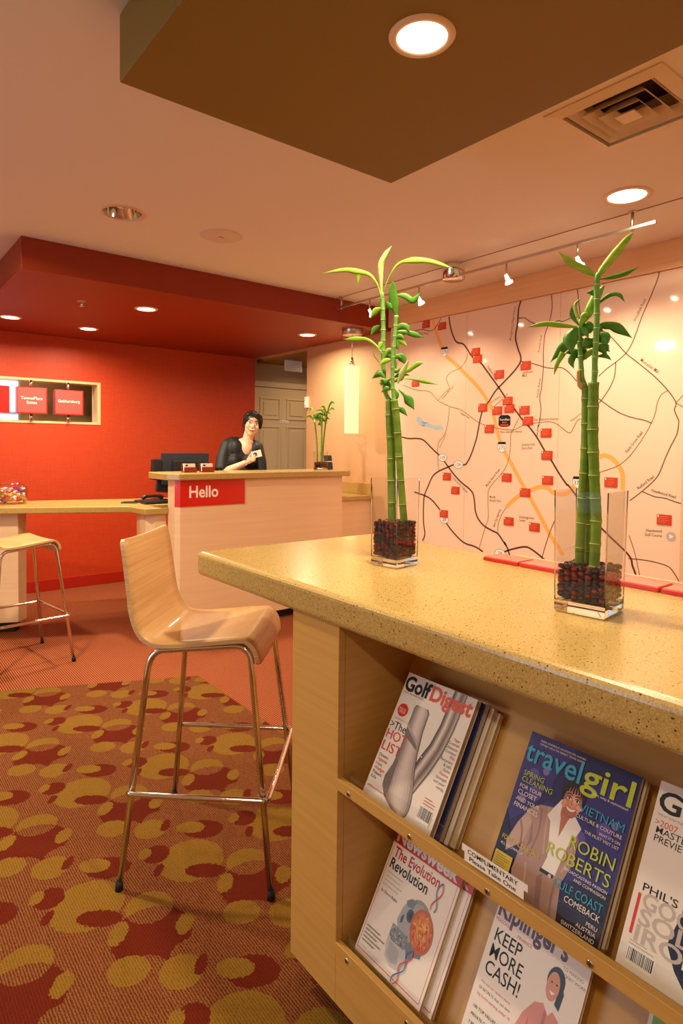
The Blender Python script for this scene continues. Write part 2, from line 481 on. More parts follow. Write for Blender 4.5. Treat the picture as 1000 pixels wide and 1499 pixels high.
def carpet_patterned():
    m = bpy.data.materials.new('patterned_carpet'); m.use_nodes = True; MATS['patterned_carpet'] = m
    nt = m.node_tree; N = nt.nodes; L = nt.links; b = N['Principled BSDF']
    col, tc, nz = stripes(nt, 0.0075, ((88, 40, 20), (126, 78, 42)), jit=1.1)
    mcol, _, _ = stripes(nt, 0.0075, ((110, 78, 24), (130, 94, 34)), jit=1.3)
    dcol, _, _ = stripes(nt, 0.0075, ((84, 24, 8), (96, 30, 11)), jit=1.1)
    wn = N.new('ShaderNodeTexNoise'); wn.inputs['Scale'].default_value = 120; wn.inputs['Detail'].default_value = 2
    L.new(tc.outputs['Object'], wn.inputs['Vector'])
    sc = N.new('ShaderNodeVectorMath'); sc.operation = 'MULTIPLY_ADD'
    sc.inputs[1].default_value = (0.02, 0.02, 0); L.new(wn.outputs['Color'], sc.inputs[0]); L.new(tc.outputs['Object'], sc.inputs[2])
    g = disc_group()
    sx, sy = 0.687 + 0.010, 1.693 + 0.010
    def mask(dx, dy, rx, ry=None):
        n = N.new('ShaderNodeGroup'); n.node_tree = g
        L.new(sc.outputs[0], n.inputs[0]); n.inputs[1].default_value = (sx + dx, sy + dy, 0)
        n.inputs[2].default_value = (rx, ry or rx, 1); return n.outputs[0]
    cur = col
    def lay(mk, c):
        nonlocal cur
        mx = N.new('ShaderNodeMix'); mx.data_type = 'RGBA'
        L.new(mk, mx.inputs[0]); L.new(cur, mx.inputs[6]); L.new(c, mx.inputs[7]); cur = mx.outputs[2]
    star = mask(-0.013, 0.008, 0.113, 0.112)
    lay(mask(-0.125, 0.240, 0.108, 0.110), mcol)
    lay(mask(-0.112, 0.162, 0.068, 0.034), dcol)
    lay(star, dcol)
    top = mask(0.022, 0.117, 0.071, 0.068)
    lay(top, mcol)
    mu = N.new('ShaderNodeMath'); mu.operation = 'MULTIPLY'; L.new(top, mu.inputs[0]); L.new(star, mu.inputs[1])
    lay(mu.outputs[0], col)
    lay(mask(-0.085, -0.115, 0.070, 0.068), col)
    lay(mask(0.045, -0.125, 0.055, 0.058), col)
    lay(mask(0.082, -0.010, 0.025, 0.043), mcol)
    lay(mask(-0.088, 0.069, 0.025, 0.046), mcol)
    lay(mask(-0.109, -0.074, 0.056, 0.050), mcol)
    lay(mask(0.002, -0.163, 0.059, 0.058), mcol)
    lay(mask(0.054, -0.174, 0.016, 0.036), dcol)
    lay(mask(-0.234, 0.258, 0.014, 0.032), dcol)
    lay(mask(-0.018, 0.373, 0.074, 0.054), dcol)
    lay(mask(-0.050, 0.410, 0.052, 0.034), mcol)
    lay(mask(-0.209, 0.340, 0.044, 0.048), dcol)
    lay(mask(-0.240, 0.365, 0.020, 0.03), mcol)
    L.new(cur, b.inputs['Base Color']); b.inputs['Roughness'].default_value = 0.95
    b.inputs['Specular IOR Level'].default_value = 0.1
    bp = N.new('ShaderNodeBump'); bp.inputs['Strength'].default_value = 0.5; bp.inputs['Distance'].default_value = 0.004
    L.new(nz.outputs[0], bp.inputs['Height']); L.new(bp.outputs[0], b.inputs['Normal'])
carpet_patterned()

# ------------------------------------------------------------------ the room
CEIL = 2.63
XW = 3.775          # plane of the map wall
YR = 6.386          # plane of the red wall
X0, Y0 = -3.0, -2.6 # far sides of the room, behind the camera
# floor: striped field with a patterned inset, one sheet (no overlap)
rug = [(X0, 5.62), (1.668, 3.487), (1.660, Y0), (X0, Y0)]
fl = MB()
fl.prism([(X0, 5.62), (1.668, 3.487), (1.660, Y0), (6.0, Y0), (6.0, 8.0), (X0, 8.0)], -0.05, 0.0)
struct(fl.build('floor', 'striped_carpet'))
struct(MB().prism([rug[3], rug[2], rug[1], rug[0]], -0.05, 0.001).build('floor_inset', 'patterned_carpet'))
def ceiling_sheet(x0, x1, y0, y1, z, holes):
    """flat sheet with round or square openings: holes = (x, y, half size, round)"""
    m = MB(); x = x0
    def q(a, b, c, d):
        m.add([(a, c, z), (a, d, z), (b, d, z), (b, c, z)], [(0, 1, 2, 3)])
    for hx, hy, h, rnd_ in sorted(holes):
        g = h * 1.02 if rnd_ else h
        q(x, hx - g, y0, y1); q(hx - g, hx + g, y0, hy - g); q(hx - g, hx + g, hy + g, y1); x = hx + g
        if rnd_:
            n = 32; vs = []
            for k in range(n):
                a = 2 * math.pi * k / n; c, s = math.cos(a), math.sin(a); e = g / max(abs(c), abs(s))
                vs += [(hx + h * c, hy + h * s, z), (hx + e * c, hy + e * s, z)]
            m.add(vs, [(2 * k, 2 * ((k + 1) % n), 2 * ((k + 1) % n) + 1, 2 * k + 1) for k in range(n)])
    q(x, x1, y0, y1)
    return m
cs = ceiling_sheet(X0 - 0.1, 6.0, Y0 - 0.1, 8.1, CEIL, ((1.147, 3.305, 0.098, True), (2.22, 1.143, 0.168, False)))
cs.box(X0 - 0.1, 6.0, Y0 - 0.1, 8.1, CEIL + 0.30, CEIL + 0.34)  # unseen cover sheet, added to keep world light from leaking in
struct(cs.build('ceiling', 'paint_ceiling'))
# red wall with the display opening
ox0, ox1, oz0, oz1 = 0.20, 1.995, 1.607, 2.026
w = MB()
w.box(X0, ox0, YR, YR + 0.16, 0, CEIL); w.box(ox1, XW, YR, YR + 0.16, 0, CEIL)
w.box(ox0, ox1, YR, YR + 0.16, 0, oz0); w.box(ox0, ox1, YR, YR + 0.16, oz1, CEIL)
struct(w.build('wall_back', 'red_wallcovering'))
struct(MB().box(X0, XW - 0.002, YR - 0.014, YR, 0, 0.11).build('baseboard_back', 'paint_baseboard_red', bevel=0.003))
# wooden lining of the opening
t = MB()
t.box(ox0, ox1, YR - 0.006, YR + 0.17, oz1 - 0.022, oz1); t.box(ox0, ox1, YR - 0.006, YR + 0.17, oz0, oz0 + 0.022)
t.box(ox1 - 0.03, ox1, YR - 0.006, YR + 0.17, oz0 + 0.022, oz1 - 0.022); t.box(ox0, ox0 + 0.03, YR - 0.006, YR + 0.17, oz0 + 0.022, oz1 - 0.022)
mat('lining', (232, 196, 146), 0.4)
struct(t.build('trim_1', 'lining'))
# room seen through the opening: olive wall and a bright window
struct(MB().box(1.36, 3.70, 6.86, 6.95, 0, CEIL).build('wall_olive', mat('olive_wall', (122, 96, 44), 0.6)))
struct(MB().box(-0.6, 1.36, 7.40, 7.50, 0, CEIL).build('wall_office', mat('office_wall', (214, 200, 176), 0.6)))
wi = struct(MB().box(0.30, 1.50, 7.36, 7.39, 1.2, 2.3).build('window_1', mat('bright_blind', (225, 232, 245), 0.5, emit=(225, 236, 255), estr=1.1)))
wf = MB(); wf.box(0.28, 1.52, 7.33, 7.36, 1.72, 1.75); wf.box(0.88, 0.92, 7.33, 7.36, 1.2, 2.3)
wf.build('window_bar', mat('window_bar_paint', (190, 200, 215), 0.5), wi)
# map wall with the passage to the hall
w = MB(); w.box(XW, XW + 0.13, Y0, 5.33, 0, CEIL); w.box(XW, XW + 0.13, 5.33, YR, 2.44, CEIL)
struct(w.build('wall_right', 'paint_beige'))
struct(MB().box(X0 - 0.1, X0, Y0, 1.5, 0, CEIL).box(X0 - 0.1, X0, 4.3, 8.0, 0, CEIL).box(X0 - 0.1, X0, 1.5, 4.3, 0, 0.7).box(X0 - 0.1, X0, 1.5, 4.3, 2.4, CEIL).build('wall_left', 'paint_white'))
wn = struct(MB().box(X0 - 0.06, X0 - 0.05, 1.5, 4.3, 0.7, 2.4).build('window_2', 'window_glass'))
fb = MB()
for yy in (1.5, 2.42, 3.34, 4.24): fb.box(X0 - 0.08, X0 - 0.02, yy, yy + 0.06, 0.7, 2.4)
fb.box(X0 - 0.08, X0 - 0.02, 1.5, 4.3, 0.7, 0.76).box(X0 - 0.08, X0 - 0.02, 1.5, 4.3, 2.34, 2.4)
fb.build('window_frame', 'paint_door', wn)
struct(MB().box(X0, XW, Y0 - 0.1, Y0, 0, CEIL).build('wall_front', 'paint_white'))
# hall behind the passage
struct(MB().box(XW + 0.0, 5.4, 6.56, 6.66, 0, CEIL).build('wall_hall', 'paint_hall'))
struct(MB().box(5.3, 5.4, 3.0, 6.56, 0, CEIL).build('wall_hall_side', 'paint_hall'))
struct(MB().box(XW + 0.13, 5.3, 5.2, 6.56, 2.42, 2.46).build('ceiling_hall', mat('hall_ceiling', (150, 118, 62), 0.7)))
d = struct(MB().box(3.84, 4.70, 6.51, 6.55, 0.01, 2.125).build('door_1', 'paint_door'))
for (a, b_) in ((3.936, 4.19), (4.322, 4.585)):
    for (z0, z1) in ((1.76, 1.985), (0.95, 1.64), (0.18, 0.82)):
        p = MB()
        p.box(a - 0.02, b_ + 0.02, 6.498, 6.511, z0 - 0.02, z0); p.box(a - 0.02, b_ + 0.02, 6.498, 6.511, z1, z1 + 0.02)
        p.box(a - 0.02, a, 6.498, 6.511, z0, z1); p.box(b_, b_ + 0.02, 6.498, 6.511, z0, z1)
        p.box(a + 0.03, b_ - 0.03, 6.500, 6.511, z0 + 0.03, z1 - 0.03)
        p.build('door_panel', 'paint_door', d, bevel=0.004)
p = MB(); p.box(3.79, 3.84, 6.49, 6.56, 0, 2.13); p.box(4.70, 4.75, 6.49, 6.56, 0, 2.13); p.box(3.79, 4.75, 6.49, 6.56, 2.13, 2.20)
struct(p.build('trim_2', 'paint_door', bevel=0.005))
dp = Print((4.2, 6.505, 1.70), (1, 0, 0), (0, 0, 1), (0, -1, 0))
mat('ink_brown', (96, 62, 30), 0.6)
dp.rect(0.0, 0.0, 0.14, 0.035, 'paper'); dp.text('EMPLOYEES ONLY', 0.008, 0.011, 'ink_brown', width=0.122, bold=0.01)
tag(dp.done('door_sign'), 'small pale plate with dark lettering on the hall door', 'sign')
# dropped soffits
mk = MB().box(0.812, XW, 4.05, YR, 2.44, CEIL)
struct(mk.build('ceiling_soffit_red', 'paint_soffit_red', bevel=0.004))
mk = MB().box(0.617, 1.669, Y0, 1.803, 2.44, CEIL)
struct(mk.build('ceiling_soffit_olive', 'paint_olive', bevel=0.004))
# wooden header above the map, thin brown strip along the ceiling above the light track
struct(MB().box(XW - 0.035, XW, Y0, 4.05, 2.465, CEIL).build('trim_3', 'beam_wood', bevel=0.002))
struct(MB().box(3.155, 3.163, 0.2, 4.05, CEIL - 0.003, CEIL + 0.001).build('trim_4', mat('ceiling_line', (150, 112, 80), 0.6)))
struct(MB().box(XW - 0.03, XW, 1.50, 1.565, 0.0, 2.465).build('trim_5', 'beam_wood', bevel=0.002))

# ------------------------------------------------------------------ measured data (world metres)
ROADS = [('dark', [(3.3614, 2.4564), (3.3454, 2.3764), (3.311, 2.2911), (3.2749, 2.2437), (3.2122, 2.2222), (3.1705, 2.1783), (3.1154, 2.1095), (3.0357, 2.0569), (2.9831, 1.9987), (2.8677, 1.8633), (2.8054, 1.7847), (2.7446, 1.7225), (2.6848, 1.6517), (2.6518, 1.6158), (2.5965, 1.5644), (2.5329, 1.4912), (2.4702, 1.4007), (2.4221, 1.3417), (2.3576, 1.251), (2.2973, 1.1767), (2.2717, 1.1583), (2.069, 0.933), (1.8739, 0.772), (1.8402, 0.6983), (1.7903, 0.5817)]), ('dark', [(2.6876, 2.4644), (2.7069, 2.4086), (2.7128, 2.305), (2.7284, 2.211), (2.7056, 2.1295), (2.6804, 2.0657), (2.6876, 2.0229), (2.7385, 1.9662), (2.8224, 1.8976), (2.8979, 1.8352), (2.9526, 1.7654), (3.0147, 1.6933), (3.0624, 1.4977), (3.0717, 1.4691), (3.1094, 1.3747), (3.1581, 1.2945), (3.1988, 1.283), (3.2403, 1.2842), (3.2877, 1.2812), (3.3461, 1.2606), (3.4442, 1.2242), (3.5109, 1.1796), (3.5552, 1.1056), (3.5999, 1.0177), (3.6099, 0.9315), (3.6071, 0.7946), (3.5898, 0.6936), (3.6157, 0.6347)]), ('dark', [(3.9419, 1.516), (3.865, 1.5004), (3.7899, 1.4895), (3.6925, 1.4901), (3.621, 1.4762), (3.5503, 1.4271), (3.4924, 1.3857), (3.4413, 1.3531), (3.3907, 1.3087), (3.3462, 1.2647), (3.2807, 1.2019), (3.2061, 1.1449), (3.1234, 1.0977), (3.0875, 1.0605), (3.0711, 0.9908), (3.0618, 0.9287), (3.0289, 0.8691), (2.9697, 0.8246), (2.9027, 0.8011), (2.8464, 0.7809), (2.7809, 0.7097), (2.7909, 0.7291), (2.7611, 0.685), (2.7438, 0.6395)]), ('dark', [(3.7196, 1.0374), (3.6497, 1.0247), (3.594, 1.0139), (3.5183, 0.9853), (3.4208, 0.9052), (3.3584, 0.8158), (3.2924, 0.7531), (3.2068, 0.6942), (3.1445, 0.67), (3.0638, 0.6607), (2.9847, 0.6323)]), ('dark', [(2.8278, 0.6419), (2.7989, 0.6541), (2.7231, 0.6862), (2.6218, 0.7171), (2.5676, 0.7112), (2.4962, 0.6751), (2.448, 0.6458)]), ('orange', [(3.5411, 2.4577), (3.5016, 2.3712), (3.4547, 2.2605), (3.4165, 2.1903), (3.3792, 2.1427), (3.2781, 2.0678), (3.166, 1.973), (3.0577, 1.8762), (2.9783, 1.784), (2.9262, 1.7103), (2.8994, 1.6284), (2.8834, 1.5775), (2.8414, 1.4565), (2.801, 1.3848), (2.7566, 1.3221), (2.6317, 1.139), (2.5759, 1.0653), (2.5028, 0.9564), (2.4316, 0.8502), (2.3794, 0.7816), (2.3116, 0.7017)]), ('orange', [(2.7795, 0.9867), (2.7126, 1.0475), (2.6488, 1.0912), (2.5772, 1.1229), (2.4987, 1.1505), (2.4385, 1.1427), (2.3874, 1.1123), (2.2955, 1.1202), (2.223, 1.197), (2.1531, 1.2938), (2.089, 1.3572), (2.0373, 1.3762), (1.9865, 1.3555), (1.9442, 1.3127), (1.9184, 1.2582), (1.916, 1.1633)]), ('thin', [(3.4441, 2.4583), (3.5095, 2.3889), (3.5621, 2.3718), (3.6554, 2.396), (3.7509, 2.3945), (3.933, 2.3783)]), ('thin', [(2.7054, 2.3431), (2.6539, 2.3378), (2.6128, 2.3075), (2.5725, 2.2861), (2.5035, 2.2591), (2.4463, 2.2617), (2.3906, 2.2783), (2.3536, 2.2686), (2.282, 2.2836), (2.2291, 2.2779), (2.2316, 2.2766), (2.1891, 2.241), (2.0902, 2.1775), (2.0423, 2.1485), (1.9867, 2.0896), (1.9169, 2.0083), (1.842, 1.9429), (1.7407, 1.8523), (1.6601, 1.763), (1.6137, 1.6896), (1.6205, 1.6475), (1.5981, 1.592), (1.5948, 1.5741), (1.6036, 1.508), (1.6407, 1.4265), (1.6678, 1.3588), (1.6951, 1.2827), (1.7236, 1.236), (1.7975, 1.1629), (1.8703, 1.1017)]), ('thin', [(2.253, 2.4627), (2.2428, 2.3915), (2.2277, 2.289)]), ('thin', [(2.4435, 2.4605), (2.4376, 2.3724), (2.4561, 2.2756), (2.4877, 2.2007), (2.4975, 2.0885), (2.4962, 1.9536), (2.5078, 1.8277), (2.519, 1.7691), (2.5073, 1.6837), (2.5213, 1.5736), (2.5262, 1.5784), (2.5332, 1.5026)]), ('thin', [(2.6776, 2.0349), (2.5758, 2.0077), (2.4775, 1.9729), (2.4203, 1.9618), (2.3646, 1.9625), (2.3184, 1.9378), (2.2634, 1.8845), (2.2002, 1.8076)]), ('thin', [(1.7293, 2.4741), (1.7338, 2.4335), (1.7739, 2.3297), (1.8205, 2.2249), (1.854, 2.1302), (1.8813, 2.062), (1.9169, 2.0083), (1.9759, 1.9619), (2.0367, 1.9248), (2.0908, 1.8809)]), ('thin', [(1.9796, 1.9601), (1.9852, 1.8759), (2.0105, 1.8113), (2.0557, 1.7432), (2.0904, 1.7036)]), ('thin', [(2.0914, 1.7414), (2.0151, 1.6852), (1.9374, 1.6379), (1.8625, 1.61), (1.7972, 1.5938), (1.7509, 1.575)]), ('thin', [(1.7937, 1.1631), (1.721, 1.1373), (1.6619, 1.1324), (1.6039, 1.1158), (1.5649, 1.1062)]), ('thin', [(1.8692, 0.7451), (1.7869, 0.7495), (1.7034, 0.7467), (1.6297, 0.7317), (1.5928, 0.6928), (1.5633, 0.6459)]), ('thin', [(2.3751, 0.946), (2.4147, 0.8522), (2.4544, 0.7342), (2.4782, 0.6473)]), ('pale', [(3.163, 2.146), (3.1821, 2.0902), (3.2426, 2.0378), (3.3334, 2.0137), (3.3758, 1.9793), (3.3676, 1.9352), (3.3451, 1.8902), (3.3877, 1.8603), (3.4673, 1.7989)]), ('pale', [(3.8739, 1.949), (3.7087, 1.8973), (3.5595, 1.8732), (3.4673, 1.7989), (3.342, 1.7437), (3.2427, 1.718), (3.1596, 1.6777), (3.065, 1.6173), (2.9867, 1.5877)]), ('pale', [(3.3419, 1.7382), (3.3539, 1.63), (3.374, 1.554), (3.4093, 1.4995), (3.4491, 1.461), (3.4619, 1.3777), (3.4477, 1.2323)]), ('pale', [(2.7881, 1.8135), (2.8292, 1.7761), (2.9078, 1.7247)]), ('pale', [(2.993, 1.5847), (2.867, 1.5601), (2.7642, 1.5506), (2.7289, 1.5485), (2.6771, 1.5679), (2.6263, 1.5887), (2.5365, 1.5952), (2.4399, 1.5989), (2.3832, 1.5834), (2.3177, 1.5368), (2.2813, 1.5225), (2.2555, 1.5603), (2.2301, 1.6042), (2.1955, 1.6137), (2.1613, 1.6223)]), ('pale', [(2.6844, 1.6361), (2.7336, 1.5511), (2.7517, 1.5198), (2.7579, 1.3775), (2.7937, 1.2733), (2.8504, 1.2069), (2.9184, 1.1386), (2.9455, 1.0879), (2.9457, 1.0058), (2.9411, 0.8911), (2.9718, 0.8054), (3.0202, 0.654)]), ('pale', [(2.7795, 0.9867), (2.815, 0.9355), (2.8475, 0.8597), (2.8508, 0.7905)]), ('pale', [(1.6601, 1.763), (1.6966, 1.741), (1.7193, 1.6933), (1.7282, 1.6376), (1.7509, 1.575), (1.7982, 1.4867), (1.8658, 1.3894), (1.9125, 1.3413), (1.9605, 1.3082), (2.0687, 1.2681)]), ('pale', [(1.6137, 1.6896), (1.5832, 1.7208), (1.5758, 1.7339)]), ('pale', [(1.6137, 1.6896), (1.5739, 1.6626)]), ('pale', [(1.8689, 0.8871), (1.8264, 0.771), (1.7826, 0.5831)])]
TAGS = [(3.6094, 2.4311), (3.4325, 2.3921), (3.0859, 2.1457), (3.0663, 2.0919), (2.8638, 1.9581), (3.7228, 1.9579), (3.0089, 1.7209), (2.8737, 1.693), (2.7844, 1.7589), (2.7677, 1.7038), (2.9442, 1.5603), (2.6359, 2.0005), (2.6399, 1.6864), (2.6099, 1.6108), (2.462, 1.5246), (3.3553, 1.1851), (3.2653, 1.0794), (3.3817, 0.8837), (2.4514, 1.371), (2.7801, 1.2031), (2.442, 1.1998), (2.6206, 1.1038), (2.755, 0.8862), (2.5385, 0.8673), (1.9912, 1.209), (1.6609, 1.0059)]
SHIELDS = [('270', 'i', (3.4047, 2.1835)), ('270', 'i', (2.8291, 1.4245)), ('119', 'o', (3.4058, 1.3344)), ('124', 'o', (3.2403, 1.2842)), ('28', 'o', (3.3785, 0.8371)), ('28', 'o', (2.8278, 0.6415)), ('370', 'i', (2.2181, 1.1972))]
BADGE = (2.8099, 1.614)
MAP_TEXT = [('Montgomery Village Avenue', (2.7648, 2.1937), (2.7306, 2.4339)), ('Woodfield Road', (1.862, 2.1924), (1.8008, 2.315)), ('Muncaster Mill', (1.8284, 1.9523), (1.7238, 1.8685)), ('Shady Grove Road', (1.894, 1.393), (1.7991, 1.5176)), ('Redland Road', (1.8171, 1.1731), (1.7241, 1.2512)), ('Needwood Road', (1.7404, 1.1663), (1.6011, 1.1347)), ('Needwood', (1.7649, 0.9226), (1.673, 0.9283)), ('Golf Course', (1.7725, 0.8986), (1.6722, 0.9004)), ('Lakeforest', (2.6652, 1.9463), (2.5744, 1.9467)), ('Mall', (2.6646, 1.9206), (2.6256, 1.9209)), ('Emerson Road', (2.5273, 2.0833), (2.5094, 2.1956)), ('Summit Avenue', (2.5307, 1.7697), (2.5121, 1.9004)), ('East Diamond Avenue', (2.5615, 1.6096), (2.3745, 1.6107)), ('West Diamond Avenue', (2.8479, 1.5267), (2.659, 1.5296)), ('Summit Hall', (2.6567, 1.4335), (2.5503, 1.4365)), ('Farm Park', (2.6562, 1.4082), (2.5679, 1.4111)), ('Muddy Branch Road', (2.9585, 1.1241), (2.8417, 1.2556)), ('Muddy', (2.9313, 1.0438), (2.8763, 1.0446)), ('Branch Park', (2.9308, 1.0172), (2.8285, 1.0189)), ('Great Seneca Highway', (3.3014, 1.1766), (3.1476, 1.0644)), ('Sam Eig Highway', (2.8814, 0.8277), (2.8254, 0.9668)), ('Washingtonian', (2.6706, 0.9173), (2.5436, 0.921)), ('Center', (2.6701, 0.8948), (2.6124, 0.8967)), ('Clopper Road', (3.2351, 1.6856), (3.1386, 1.6402)), ('Watkins Mill Road', (3.4157, 1.8018), (3.3026, 1.8981)), ('Quince Orchard Road', (3.4369, 1.4112), (3.3676, 1.5266)), ('Perry Parkway', (2.9395, 1.7464), (2.8417, 1.7917)), ('Frederick Avenue', (2.9773, 2.0237), (2.8872, 1.9099)), ('Washington Grove', (2.277, 1.5946), (2.1906, 1.6533)), ('Clopper', (3.6427, 1.6146), (3.581, 1.6133)), ('Lake', (3.6422, 1.5919), (3.6077, 1.5912)), ('Rock', (1.7833, 0.6149), (1.7673, 0.5858)), ('West Road', (3.7021, 2.3593), (3.5845, 2.3464))]
LAKE = [(3.7042, 1.6734), (3.6643, 1.6699), (3.6242, 1.6313), (3.5619, 1.6185), (3.5157, 1.5951), (3.426, 1.5933), (3.4034, 1.5654), (3.4697, 1.5553), (3.5304, 1.573), (3.6076, 1.5855), (3.6708, 1.5981), (3.7035, 1.639)]
ARROW = (1.6201, 0.9108)
